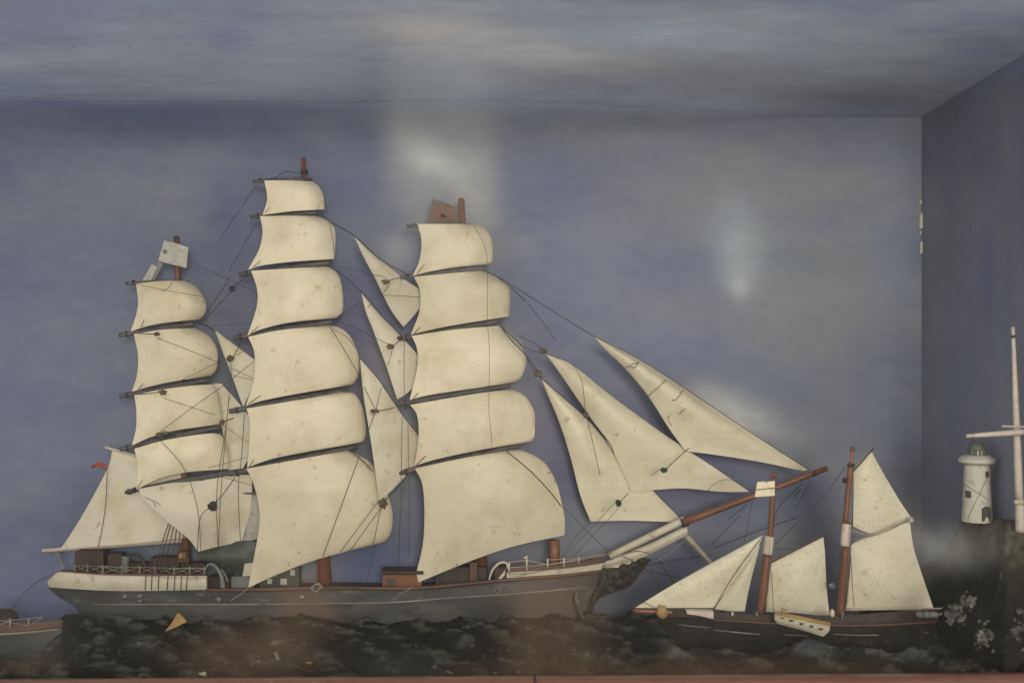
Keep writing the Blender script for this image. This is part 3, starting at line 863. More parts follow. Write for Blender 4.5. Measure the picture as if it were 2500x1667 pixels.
pbox('anchor_bed', 1208, 1385, 1238, 1414, 0.142, 0.165, M_dkbrown, ship)
ring = [P(1215.5 + 6.5 * math.cos(a), 1441 + 6.5 * math.sin(a), YH - 0.0045 - beam(1215)) for a in np.linspace(0, 2 * math.pi, 13)]
tube('porthole_ring', ring, 0.0007, M_line, ship, 6)
lump('porthole_glass', P(1215.5, 1441, YH - 0.0036 - beam(1215)), (0.0022, 0.0008, 0.0022), M_dark, ship, 1, 0.05, 2)
for k_ in range(9):   # scuppers and freeing ports along the bulwark
    x = 1035 + k_ * 18
    pbox('freeing_port', x, 1440 - k_ * 1.6, x + 9, 1453 - k_ * 1.6, YH - 0.0046 - beam(x), YH - 0.002 - beam(x), M_hull, ship, 0.0003)
# cutwater, scrollwork and stem rope
patch('cutwater', [(1470, 1380), (1530, 1374), (1590, 1366)], [(1590, 1366), (1562, 1400), (1538, 1432)], [(1448, 1470), (1480, 1452), (1538, 1432)], [(1470, 1380), (1462, 1430), (1448, 1470)],
      lambda u, v, px, py: 0.156 - 0.006 * math.sin(math.pi * v), M_scroll, ship, 16, 14, 0.008)
for i, (x, y, a, b) in enumerate([(1500, 1400, 20, 14), (1528, 1388, 17, 12), (1552, 1378, 14, 8), (1512, 1422, 16, 13), (1545, 1402, 13, 11), (1488, 1436, 12, 12), (1568, 1368, 13, 7), (1530, 1412, 11, 10)]):
    lump('scroll_carving', P(x, y, 0.150), (L(a, .15), 0.006, L(b, .15)), M_scroll, ship, i + 2, 0.35, 3, 2.2)
slab('headrail', [(1478, 1372), (1540, 1348), (1590, 1345), (1560, 1370), (1510, 1385), (1480, 1386)], 0.152, 0.006, M_white, ship)
tube('knee', [P(1478, 1404, 0.144), P(1466, 1430, 0.143), P(1450, 1462, 0.140), P(1440, 1500, 0.138)], [0.0022, 0.002, 0.0024, 0.0012], M_scroll, ship, 6)
tube('bow_wave', [P(1408, 1448, 0.1405), P(1411, 1472, 0.137), P(1420, 1500, 0.135), P(1436, 1517, 0.134), P(1452, 1512, 0.134)], [0.0028, 0.0036, 0.0024, 0.0014, 0.0006], M_foam, ship, 8)
# bowsprit
spar('bowsprit', (1488, 1357), (1672, 1268), 0.152, [16, 18, 19], M_white, ship)
patch('bowsprit_heel', [(1500, 1362), (1590, 1326), (1677, 1283)], [(1677, 1283), (1679, 1306)], [(1470, 1387), (1560, 1364), (1600, 1345), (1679, 1306)], [(1500, 1362), (1470, 1387)],
      lambda u, v, px, py: 0.150 - 0.003 * math.sin(math.pi * v), M_white, ship, 16, 6, 0.005)
jb = spar('jibboom', (1670, 1274), (2019, 1143), 0.148, [19, 17, 14, 13], M_bowsprit, ship, 14)
tube('boom_iron', [P(1984, 1151, 0.148), P(1990, 1160, 0.148)], 0.0034, M_ropeb, jb, 10, smooth_curve=False)
tube('boom_cap', [P(1668, 1264, 0.150), P(1674, 1284, 0.150)], 0.0046, M_ropeb, jb, 10)
tube('dolphin_striker', [P(1676, 1308, 0.158), P(1705, 1340, 0.158), P(1740, 1378, 0.158)], [0.0036, 0.003, 0.0022], M_whitesp, ship, 8)
# masts and yards
YM = 0.171
masts = {'mizzen': ((431, 580), (456, 1404), [13, 17, 20, 26]), 'main': ((741, 386), (794, 1437), [11, 15, 22, 34]), 'fore': ((1126, 487), (1178, 1424), [16, 18, 24, 32])}
for nm, (a, b, ws) in masts.items():
    m = spar('mast', a, b, YM, ws, M_mast, ship, 14)
    if nm == 'main':
        tube('mast_band', [P(743, 416, YM), P(744, 426, YM)], 0.0042, M_ropeb, m, 12)
    else:
        lump('mast_truck', P(a[0], a[1] + 2, YM), (0.0036, 0.0036, 0.003), M_dkbrown if nm == 'mizzen' else M_mast, m, 1, 0.1, 2)
yards = [((307, 692), (462, 689), 11), ((291, 818), (474, 790), 14), ((293, 967), (512, 927), 14), ((293, 1096), (538, 1041), 14), ((310, 1199), (600, 1146), 13),
         ((617, 443), (762, 438), 10), ((611, 530), (780, 519), 11), ((584, 671), (804, 641), 14), ((569, 825), (812, 785), 15), ((560, 1004), (848, 952), 15), ((560, 1157), (872, 1090), 16),
         ((993, 553), (1156, 550), 11), ((978, 677), (1180, 654), 12), ((973, 827), (1224, 783), 15), ((969, 987), (1246, 940), 15), ((973, 1155), (1272, 1086), 16)]
for a, b, wd in yards:
    y0 = 0.1585
    yd = spar('yard', a, b, y0, [wd * .8, wd * .95, wd * 1.15, wd * 1.25, wd * 1.2, wd, wd * .7], M_yard, ship, 10, 0.162)
    tube('yardarm_band', [P(a[0] + 17, a[1] - 3, y0), P(a[0] + 21, a[1] - 3.6, y0)], L(wd * .52, y0), M_ropeb, yd, 8)
tube('yardarm_iron', [P(305, 1201, 0.155), P(318, 1203, 0.155), P(330, 1192, 0.155)], 0.0016, M_ropeb, ship, 8)


def bulge(y0, b):
    b *= 0.70
    def f(u, v, px, py):
        s = math.sin(math.pi * (0.10 + 0.84 * u))
        return y0 - b * s * (0.50 + 0.50 * math.sin(math.pi * min(1, v * .95 + .03))) + 0.010 * max(0, u - 0.72) ** 2 / 0.078
    return f


SQ = [  # top, right, bottom, left, bulge
    # mizzen
    ([(332, 693), (395, 686), (454, 685)], [(454, 685), (480, 702), (501, 735), (501, 762), (487, 780)], [(319, 809), (360, 796), (413, 787), (487, 781)], [(332, 693), (337, 734), (333, 767), (319, 809)], .024),
    ([(327, 816), (393, 805), (474, 800)], [(474, 800), (510, 820), (530, 856), (528, 900), (515, 917)], [(322, 956), (370, 942), (428, 930), (515, 917)], [(327, 816), (337, 869), (334, 917), (322, 956)], .026),
    ([(328, 964), (393, 951), (470, 941), (521, 938)], [(521, 938), (531, 958), (537, 993), (541, 1020), (536, 1035)], [(322, 1087), (370, 1066), (428, 1051), (536, 1036)], [(328, 964), (333, 1003), (332, 1046), (322, 1087)], .024),
    ([(328, 1095), (403, 1074), (505, 1058), (538, 1060)], [(538, 1060), (550, 1080), (560, 1125), (560, 1144)], [(333, 1194), (393, 1166), (459, 1152), (560, 1144)], [(328, 1095), (336, 1131), (336, 1164), (333, 1194)], .024),
    # main
    ([(645, 441), (700, 441), (764, 443)], [(764, 443), (781, 457), (790, 478), (792, 511)], [(641, 525), (665, 522), (716, 516), (792, 512)], [(645, 441), (652, 478), (649, 501), (641, 525)], .018),
    ([(635, 528), (700, 527), (770, 527)], [(770, 527), (800, 538), (816, 556), (819, 585), (816, 632)], [(606, 658), (640, 648), (713, 639), (816, 632)], [(635, 528), (641, 567), (632, 610), (606, 658)], .024),
    ([(613, 661), (700, 656), (796, 650)], [(796, 650), (818, 661), (833, 690), (838, 745), (833, 767), (821, 776)], [(604, 819), (640, 803), (709, 787), (821, 776)], [(613, 661), (628, 708), (626, 752), (604, 819)], .028),
    ([(606, 822), (684, 806), (800, 794)], [(800, 794), (830, 800), (856, 823), (876, 872), (874, 918), (861, 938)], [(600, 991), (640, 978), (722, 962), (861, 939)], [(606, 822), (621, 862), (620, 925), (600, 991)], .030),
    ([(602, 997), (735, 975), (838, 956)], [(838, 956), (866, 962), (884, 993), (893, 1041), (890, 1073), (881, 1080)], [(603, 1141), (650, 1124), (709, 1110), (881, 1080)], [(602, 997), (610, 1034), (608, 1092), (603, 1141)], .028),
    ([(601, 1144), (728, 1121), (851, 1099)], [(851, 1099), (906, 1130), (938, 1185), (957, 1245), (957, 1285), (948, 1314), (933, 1325)], [(606, 1434), (677, 1402), (779, 1364), (933, 1326)], [(601, 1144), (616, 1172), (631, 1230), (632, 1290), (606, 1434)], .036),
    # fore
    ([(1020, 547), (1090, 547), (1160, 547)], [(1160, 547), (1183, 557), (1197, 575), (1203, 602), (1202, 637), (1192, 645)], [(1008, 673), (1055, 662), (1120, 652), (1192, 646)], [(1020, 547), (1029, 590), (1024, 635), (1008, 673)], .024),
    ([(1011, 676), (1090, 668), (1175, 660)], [(1175, 660), (1208, 675), (1239, 693), (1245, 724), (1243, 772)], [(1003, 817), (1040, 808), (1106, 795), (1243, 774)], [(1011, 676), (1025, 710), (1024, 760), (1003, 817)], .027),
    ([(1005, 820), (1106, 805), (1218, 795)], [(1218, 795), (1259, 832), (1282, 864), (1284, 890), (1273, 920), (1257, 932)], [(1000, 976), (1055, 963), (1195, 943), (1257, 933)], [(1005, 820), (1018, 851), (1019, 895), (1000, 976)], .030),
    ([(1001, 988), (1100, 971), (1195, 956), (1250, 951)], [(1250, 951), (1279, 964), (1299, 992), (1306, 1018), (1304, 1067), (1295, 1078)], [(1012, 1137), (1068, 1120), (1183, 1096), (1295, 1078)], [(1001, 988), (1018, 1013), (1022, 1065), (1012, 1137)], .029),
    ([(1013, 1143), (1131, 1118), (1252, 1097)], [(1252, 1097), (1280, 1101), (1326, 1126), (1356, 1172), (1372, 1230), (1379, 1270), (1378, 1306)], [(1008, 1428), (1050, 1409), (1177, 1359), (1267, 1331), (1378, 1308)], [(1013, 1143), (1030, 1178), (1036, 1240), (1032, 1330), (1008, 1428)], .036),
]
for (t_, r_, b_, l_, bu) in SQ:
    patch('square_sail', t_, r_, b_, l_, bulge(0.1535, bu), M_sail, ship, 30, 24)
# cross-jack with its slanting foot
patch('crossjack_sail', [(338, 1193), (458, 1172), (573, 1160), (616, 1158)], [(616, 1158), (612, 1240), (590, 1322)], [(484, 1346), (540, 1332), (590, 1322)], [(338, 1193), (352, 1218), (400, 1266), (458, 1313), (484, 1346)],
      lambda u, v, px, py: 0.152 - 0.014 * math.sin(math.pi * min(1, u + .1)) * math.sin(math.pi * v) + 0.014 * u, M_stay, ship, 24, 20)
patch('spanker', [(274, 1100), (331, 1116), (440, 1150)], [(440, 1150), (450, 1230), (455, 1312)], [(139, 1341), (239, 1333), (331, 1326), (455, 1312)], [(274, 1100), (262, 1144), (203, 1254), (152, 1333), (139, 1341)],
      lambda u, v, px, py: 0.166 - 0.010 * math.sin(math.pi * u) * v, M_stay, ship, 22, 24)
spar('gaff', (257, 1091), (440, 1146), 0.1695, [7, 9, 10], M_whitesp, ship, 8)
bo = spar('spanker_boom', (104, 1344), (456, 1318), 0.1695, [10, 12, 12], M_whitesp, ship, 10)
tube('boom_crutch', [P(136, 1348, 0.166), P(144, 1356, 0.166), P(150, 1370, 0.166), P(156, 1390, 0.166)], [0.0022, 0.0018, 0.001, 0.0008], M_line, bo, 8)
# staysails
def yst(x0, x1, ya, yb):
    return lambda u, v, px, py: ya + (yb - ya) * min(1, max(0, (px - x0) / (x1 - x0))) - 0.004 * math.sin(math.pi * u) * math.sin(math.pi * v)


patch('staysail', [(865, 577), (866, 577)], [(866, 577), (930, 634), (990, 684), (1050, 720)], [(985, 798), (1010, 800), (1050, 796)], [(865, 577), (888, 628), (915, 678), (953, 754), (985, 798)], yst(880, 1010, .150, .166), M_stay, ship, 18, 24)
patch('staysail', [(883, 716), (884, 716)], [(884, 716), (927, 767), (980, 822), (1050, 900)], [(970, 975), (1000, 976), (1050, 960)], [(883, 716), (893, 760), (911, 806), (943, 893), (970, 975)], yst(880, 1005, .150, .166), M_stay, ship, 18, 24)
patch('staysail', [(879, 877), (880, 877)], [(880, 877), (927, 932), (979, 1008), (1050, 1100)], [(925, 1222), (943, 1234), (1050, 1236)], [(879, 877), (887, 960), (901, 1050), (912, 1120), (925, 1222)], yst(900, 1015, .139, .166), M_stay, ship, 18, 26)
patch('staysail', [(525, 807), (526, 807)], [(526, 807), (581, 848), (640, 892)], [(594, 994), (640, 1000)], [(525, 807), (545, 862), (566, 917), (594, 994)], yst(500, 600, .160, .164), M_stay, ship, 14, 18)
patch('staysail', [(521, 936), (540, 936)], [(540, 936), (594, 997), (640, 1060)], [(560, 1202), (640, 1204)], [(521, 936), (541, 1040), (556, 1120), (560, 1202)], yst(500, 600, .166, .168), M_stay, ship, 14, 18)
patch('staysail', [(568, 1202), (650, 1205)], [(650, 1205), (650, 1310)], [(584, 1326), (650, 1310)], [(568, 1202), (580, 1260), (584, 1326)], yst(500, 600, .168, .170), M_cloth, ship, 10, 10)
spar('staysail_boom', (566, 1202), (650, 1206), 0.166, [6, 6], M_yard, ship, 8)
# headsails
def yj(y0, b): return lambda u, v, px, py: y0 - b * math.sin(math.pi * u) * math.sin(math.pi * min(1, v * 1.05))


patch('jib', [(1322, 925), (1324, 926)], [(1324, 926), (1424, 1014), (1489, 1086), (1598, 1202), (1659, 1263)], [(1442, 1272), (1544, 1270.5), (1648, 1273), (1659, 1263)], [(1322, 925), (1337, 963), (1363, 1025), (1392, 1112), (1417, 1209), (1442, 1272)], yj(.168, .012), M_jib, ship, 20, 28)
patch('jib', [(1332, 864), (1335, 865)], [(1335, 865), (1395, 889), (1489, 963), (1598, 1043), (1670, 1093), (1742, 1140), (1829, 1200)], [(1540, 1200), (1600, 1196), (1670, 1193), (1760, 1202), (1829, 1203)], [(1332, 864), (1345, 880), (1381, 931), (1435, 1010), (1482, 1075), (1525, 1162), (1540, 1200)], yj(.160, .013), M_jib, ship, 22, 30)
patch('jib', [(1452, 822), (1454, 823)], [(1454, 823), (1561, 878), (1670, 947), (1796, 1032), (1923, 1115), (1974, 1146)], [(1674, 1101), (1742, 1110), (1851, 1128), (1959, 1151), (1974, 1149)], [(1452, 822), (1471, 846), (1525, 898), (1583, 967), (1634, 1046), (1674, 1101)], yj(.154, .013), M_jib, ship, 22, 30)
for pts in [[(1541, 888), (1555, 886)], [(1528, 897), (1540, 893), (1549, 898), (1561, 881)], [(1583, 967), (1604, 948), (1626, 927)], [(1668, 952), (1651, 975), (1640, 976)], [(1638, 1012), (1631, 1022), (1640, 1040)], [(1659, 1010), (1672, 998)]]:
    tube('crack', [P(x, y, .1405) for x, y in pts], 0.0004, M_rope, ship, 4)
# flags and pennants
fl = slab('signal_flag', [(401, 587), (430, 594), (460, 604), (455, 654), (425, 647), (386, 637)], 0.163, 0.0012, M_cloth, ship, 0.0015)
tube('flag_disc', [P(402, 614, 0.160), P(402.1, 614, 0.1618)], L(5, .16), M_greypaint, fl, 10)
slab('signal_flag', [(371, 645), (384, 652), (368, 686), (344, 690)], 0.165, 0.0012, M_cloth, ship, 0.001)
slab('signal_flag', [(386, 640), (398, 645), (376, 686), (370, 684)], 0.166, 0.001, M_greypaint, ship, 0.001)
ff = slab('fore_flag', [(1055, 486), (1085, 494), (1111, 505), (1117, 525), (1121, 546), (1082, 547), (1044, 546)], 0.1665, 0.0012, M_flag, ship, 0.001)
for pl in [[(1077, 500), (1083, 502), (1084, 526), (1078, 526)], [(1060, 513), (1066, 512), (1100, 536), (1096, 541)], [(1062, 534), (1102, 514), (1104, 519), (1068, 539)], [(1060, 522), (1098, 527), (1097, 533), (1061, 529)]]:
    slab('flag_stripe', pl, 0.1650, 0.0005, M_flagr, ff)
slab('ensign', [(220, 1145), (227, 1134), (240, 1128), (252, 1133), (262, 1136), (259, 1146), (250, 1141), (238, 1137), (229, 1140)], 0.160, 0.0012, M_red, ship, 0.003)
lump('ensign_fold', P(247, 1137, 0.158), (0.004, 0.001, 0.0016), M_red, ship, 2, .3, 2)
# blocks
for (x, y, a, b, m) in [(567, 704, 9, 9, M_ropeb), (562, 876, 11, 9, M_rope), (519, 1234, 13, 15, M_ropeb), (383, 815, 9, 6, M_rope), (397, 958, 11, 8, M_rope), (390, 1062, 12, 8, M_rope), (543, 1030, 8, 7, M_rope),
                        (915, 1003, 13, 7, M_rope), (935, 1229, 12, 14, M_rope), (953, 846, 11, 9, M_brown), (942, 688, 12, 8, M_rope), (1510, 1228, 9, 11, M_ropeb), (1621, 1147, 11, 7, M_ropeb), (1326, 857, 12, 8, M_rope), (1313, 912, 12, 10, M_rope), (976, 825, 8, 6, M_dkbrown), (1430, 1012, 8, 9, M_rope),
                        (402, 1056, 9, 5, M_greypaint), (305, 1456, 6, 6, M_line), (342, 1455, 10, 7, M_line), (342, 1466, 5, 5, M_line), (533, 1463, 11, 7, M_line), (738, 1457, 8, 6, M_line)]:
    yb = 0.1145 if y < 1300 else YH - 0.006 - beam(x)
    lump('block', P(x, y, yb), (L(a * .74, yb), 0.003 if y < 1300 else 0.0012, L(b * .74, yb)), m, ship, int(x), 0.75, 3, 2.6)
coil = [P(773 + (6 + 0.4 * k_) * math.sin(k_ * .9) + 3 * math.cos(k_ * .9), 1434 - (13 - .3 * k_) * math.cos(k_ * .9), YH - 0.009 - beam(773)) for k_ in range(24)]
tube('rope_coil', coil, 0.0007, M_line, ship, 5)
# standing and running rigging
YR = 0.113
R = [  # points, radius (px), material, depth
    ([(652, 437), (672, 434), (695, 420), (713, 421), (726, 424), (741, 418)], 1.2, 'b', .168), ([(627, 451), (550, 564), (537, 585)], 1.0, 'b', .150), ([(627, 544), (569, 644), (559, 664)], 1.0, 'b', .150), ([(564, 674), (530, 726), (495, 777), (484, 790)], 1.1, 'b', .135),
    ([(600, 675), (578, 694), (569, 703)], 1.6, 'b', .140), ([(566, 710), (530, 748), (495, 786)], 1.2, 'b', .130), ([(548, 697), (564, 694)], 1.0, 'b', .130),
    ([(334, 694), (429, 713), (503, 726), (628, 754)], 0.9, 'r', .125), ([(467, 639), (564, 685), (622, 713)], 0.8, 'b', .165), ([(332, 813), (360, 815), (380, 815)], 1.8, 'r', .130), ([(383, 825), (450, 850), (531, 884), (620, 924)], 1.0, 'r', .118),
    ([(484, 788), (505, 796), (525, 808)], 2.2, 'b', .150), ([(589, 833), (577, 858), (563, 876)], 1.5, 'b', .135), ([(613, 845), (562, 875), (531, 885), (439, 930)], 1.0, 'r', .116), ([(560, 880), (541, 897), (520, 915)], 1.0, 'r', .118), ([(563, 884), (565, 924), (556, 960)], 1.0, 'r', .135),
    ([(518, 796), (620, 790)], 0.7, 'b', .150), ([(621, 881), (541, 944), (470, 994), (388, 1056)], 1.1, 'r', .116), ([(565, 915), (617, 928)], 0.9, 'r', .135),
    ([(560, 962), (552, 1040), (530, 1193), (532, 1332)], 1.3, 'r', .118), ([(597, 1010), (590, 1110), (582, 1193), (587, 1324)], 1.3, 'r', .120), ([(552, 1050), (541, 1177), (533, 1334)], 1.2, 'r', .118), ([(574, 1165), (545, 1205), (522, 1230)], 1.7, 'r', .118),
    ([(326, 963), (360, 961), (390, 957)], 2.0, 'r', .125), ([(400, 972), (450, 988), (525, 1013)], 1.0, 'r', .118), ([(390, 1074), (429, 1115), (454, 1153), (474, 1207), (486, 1269), (490, 1344)], 1.2, 'r', .118), ([(512, 1238), (494, 1254), (486, 1280), (482, 1343)], 1.4, 'r', .118),
    ([(509, 1142), (604, 1116)], 1.0, 'r', .118), ([(527, 1160), (619, 1185)], 1.0, 'r', .118), ([(262, 1142), (259, 1216), (251, 1280), (239, 1336)], 1.4, 'r', .150), ([(570, 1020), (545, 1030)], 2.0, 'b', .125), ([(543, 1036), (608, 1082)], 0.8, 'r', .130),
    ([(925, 1221), (831, 1347)], 1.3, 'r', .110), ([(930, 1240), (857, 1340)], 1.3, 'r', .110), ([(929, 1243), (911, 1328)], 1.3, 'r', .110), ([(994, 1160), (976, 1184), (958, 1203), (937, 1225)], 1.6, 'b', .118), ([(915, 1008), (884, 1095), (788, 1358)], 1.5, 'r', .108),
    ([(931, 944), (919, 996)], 1.1, 'r', .130), ([(964, 994), (940, 1000), (918, 1003)], 1.7, 'b', .125), ([(805, 797), (838, 850), (877, 917)], 1.4, 'r', .115), ([(812, 802), (845, 822), (871, 851)], 1.1, 'r', .120), ([(889, 944), (914, 995)], 1.2, 'r', .130), ([(877, 872), (880, 920)], 1.0, 'r', .130),
    ([(987, 826), (987, 948), (991, 975)], 1.0, 'r', .142), ([(982, 1016), (979, 1233)], 1.0, 'r', .142), ([(996, 1039), (1000, 1233)], 1.0, 'r', .142), ([(979, 826), (968, 838), (956, 845)], 1.8, 'd', .130), ([(823, 787), (865, 800), (902, 818), (948, 840)], 1.1, 'b', .130), ([(957, 856), (947, 892)], 1.1, 'r', .130),
    ([(912, 672), (932, 674), (945, 680)], 1.1, 'b', .138), ([(979, 678), (958, 682), (945, 688)], 1.6, 'b', .135), ([(953, 692), (935, 716)], 1.1, 'b', .138), ([(928, 720), (1024, 725)], 1.0, 'b', .140), ([(826, 772), (877, 740)], 1.0, 'b', .150), ([(807, 649), (870, 660), (912, 672)], 0.7, 'b', .150),
    ([(785, 525), (812, 545), (866, 577), (930, 634), (999, 672)], 2.0, 'b', .148), ([(806, 650), (835, 670), (882, 713), (930, 767), (979, 820)], 2.0, 'b', .148), ([(876, 872), (882, 880), (927, 931), (979, 1007), (1022, 1062)], 1.6, 'b', .147), ([(898, 750), (911, 738)], 1.0, 'b', .145),
    ([(763, 440), (781, 458), (793, 485), (800, 520)], 1.0, 'b', .130), ([(805, 545), (813, 590), (816, 620)], 1.1, 'r', .128),
    ([(851, 1100), (880, 1120), (910, 1150)], 2.0, 'r', .138), ([(1156, 550), (1183, 601), (1190, 652), (1190, 780), (1195, 856), (1194, 948), (1194, 1003), (1201, 1080), (1201, 1090)], 0.9, 'r', .104),
    ([(1177, 660), (1213, 675), (1272, 711), (1399, 790), (1453, 823)], 1.6, 'b', .140), ([(1213, 676), (1244, 700), (1282, 734)], 2.0, 'b', .138), ([(1291, 744), (1338, 803), (1356, 831)], 1.4, 'b', .150), ([(1226, 795), (1272, 823), (1310, 841), (1326, 857), (1336, 866)], 1.6, 'b', .138),
    ([(1221, 795), (1246, 828), (1282, 866), (1323, 922)], 2.2, 'b', .134), ([(1228, 802), (1274, 843), (1318, 862)], 1.2, 'b', .138), ([(1232, 796), (1262, 818), (1278, 845)], 1.0, 'w', .136), ([(1235, 801), (1258, 822), (1272, 838)], 0.8, 'w', .136), ([(1284, 870), (1300, 900), (1324, 928)], 1.4, 'b', .140),
    ([(1454, 823), (1561, 877), (1670, 946), (1796, 1031), (1923, 1114), (1976, 1147)], 1.3, 'b', .136), ([(1335, 865), (1395, 889), (1420, 930), (1430, 1005), (1447, 1080), (1465, 1160)], 1.2, 'r', .130), ([(1324, 926), (1424, 1013), (1437, 1025)], 1.6, 'b', .148), ([(1437, 1020), (1486, 1078), (1500, 1110)], 1.4, 'b', .131),
    ([(1600, 1203), (1630, 1232), (1660, 1264)], 1.6, 'b', .150), ([(1236, 1101), (1292, 1147), (1340, 1197), (1369, 1234)], 2.4, 'r', .108), ([(1369, 1234), (1392, 1252), (1440, 1303), (1480, 1340)], 1.0, 'b', .145), ([(1535, 1203), (1512, 1226)], 1.4, 'r', .132), ([(1502, 1226), (1402, 1332), (1375, 1358)], 0.9, 'r', .132), ([(1512, 1238), (1402, 1356)], 0.9, 'r', .132),
    ([(1440, 1275), (1405, 1312), (1370, 1358)], 0.9, 'b', .140), ([(1676, 1098), (1650, 1122), (1626, 1144)], 1.7, 'r', .122), ([(1617, 1141), (1589, 1161)], 1.0, 'r', .122), ([(1674, 1101), (1682, 1094)], 2.0, 'r', .124),
    ([(1959, 1180), (1930, 1208), (1900, 1239), (1886, 1284)], 1.3, 'b', .165), ([(1980, 1172), (1960, 1208), (1941, 1244)], 1.1, 'b', .165), ([(1955, 1195), (1938, 1215)], 1.3, 'b', .17), ([(1824, 1231), (1780, 1267)], 1.2, 'b', .165), ([(1806, 1257), (1735, 1333)], 1.1, 'b', .170), ([(1837, 1223), (1816, 1326)], 0.9, 'b', .170), ([(1742, 1338), (1850, 1296), (1949, 1262)], 1.4, 'b', .170),
    ([(1545, 1386), (1640, 1368), (1737, 1353)], 1.2, 'b', .165), ([(1602, 1361), (1643, 1420)], 1.3, 'b', .160), ([(1545, 1375), (1590, 1394), (1660, 1410)], 1.2, 'b', .160), ([(1587, 1396), (1615, 1440)], 0.9, 'b', .165), ([(1587, 1394), (1560, 1418), (1530, 1446)], 0.7, 'w', .150), ([(1712, 1246), (1735, 1190), (1775, 1170), (1819, 1185)], 0.9, 'r', .125),
    ([(1520, 1352), (1555, 1345), (1585, 1350)], 1.2, 'b', .144), ([(1520, 1358), (1548, 1370), (1562, 1392)], 1.2, 'b', .142), ([(1240, 1400), (1300, 1398), (1400, 1372), (1496, 1350)], 1.1, 'r', .132), ([(1247, 1398), (1247, 1405), (1280, 1404), (1282, 1396)], 0.8, 'r', .130),
    ([(1690, 1300), (1640, 1346), (1600, 1370)], 0.8, 'w', .155), ([(606, 1433), (590, 1448), (562, 1466)], 1.2, 'w', .125), ([(1008, 1428), (995, 1440), (972, 1449)], 1.2, 'w', .125),
    ([(144, 1397), (105, 1412), (73, 1433), (45, 1462), (28, 1495)], 0.9, 'b', .180), ([(920, 1320), (905, 1380), (890, 1432)], 0.8, 'b', .165), ([(978, 1238), (974, 1330), (972, 1395)], 0.9, 'b', .165), ([(1000, 1238), (998, 1330), (998, 1360)], 0.8, 'b', .165), ([(790, 1434), (840, 1431), (880, 1436)], 1.4, 'b', .130),
    ([(1114, 1375), (1119, 1385)], 1.3, 'r', .110), ([(1335, 1155), (1350, 1152)], 1.2, 'b', .112), ([(1352, 1175), (1360, 1176)], 1.2, 'b', .112), ([(395, 711), (412, 702), (420, 688)], 0.8, 'b', .128), ([(1070, 1418), (1080, 1406), (1088, 1402)], 1.5, 'b', .118), ([(375, 1222), (392, 1232)], .9, 'r', .135), ([(353, 1213), (372, 1222), (380, 1238)], .9, 'r', .137),
]
MR = {'b': M_ropeb, 'r': M_rope, 'w': M_ropew, 'd': M_brown}
for pts, r_, m, y in R:
    tube('rope', [P(x, yy, y) for x, yy in pts], L(r_ * 0.72, y), MR[m], ship, 5)
for i, (x, xt) in enumerate([(356, 424), (371, 428), (388, 434), (410, 438), (427, 444), (443, 450), (457, 455)]):   # mizzen shrouds
    tube('shroud', [P(xt, 1240, 0.160), P(x + (xt - x) * .25, 1390, 0.140), P(x, 1406, YH - 0.0095 - beam(x)), P(x - 2, 1440, YH - 0.0095 - beam(x))], L(1.2, .14), M_brown if i else M_rope, ship, 5, smooth_curve=False)
for (x0, y0, x1, y1) in [(352, 780, 345, 797), (350, 936, 336, 950), (344, 1090 - 10, 330, 1088), (348, 1170, 336, 1190), (659, 505, 648, 519), (636, 636, 618, 652), (632, 795, 612, 814), (636, 965, 606, 986), (620, 1122, 608, 1138), (1036, 646, 1018, 668), (1026, 798, 1010, 815), (1022, 958, 1008, 974), (1040, 1112, 1016, 1135)]:
    tube('clew_stitch', [P(x0, y0, .1445 - .0125), P(x1, y1, .1445)], 0.0004, M_rope, ship, 4)
# tan scrap of card fallen against the side
sc = slab('card_scrap', [(403, 1541), (418, 1521), (434, 1495), (446, 1505), (456, 1517), (430, 1530)], 0.062, 0.0012, M_tan, None, 0.002)
tag(sc, 'torn tan triangle of card lying against the grey hull under the white poop', 'card scrap')
# loose bits on the water
st = tube('splinter', [P(440, 1664, -0.06), P(470, 1655, -0.06), P(503, 1644, -0.058)], [0.0025, 0.0034, 0.0022], M_paper, None, 8)
tag(st, 'pale wooden splinter lying on the brown water at the front edge', 'splinter')
for i, (pl, lab) in enumerate([([(658, 1572), (668, 1562), (688, 1566), (698, 1571), (684, 1576)], 'pale grey paint flake on the brown water below the main course'), ([(744, 1617), (762, 1616), (757, 1621)], 'tiny cream sliver on the dark water near the front edge'), ([(555, 1654), (562, 1651), (568, 1659)], 'small white chip lying against the case moulding'), ([(668, 1592), (676, 1590), (682, 1610), (677, 1612)], 'thin curled grey shaving standing on the brown water'), ([(1298, 1640), (1312, 1638), (1316, 1648), (1302, 1650)], 'crumbled white fleck on the moulding joint at the front edge')]):
    tag(slab('paint_flake', pl, -0.05 if i != 0 else 0.03, 0.002, M_greypaint if i in (0, 3) else M_tan, None, 0.003), lab, 'paint flake')

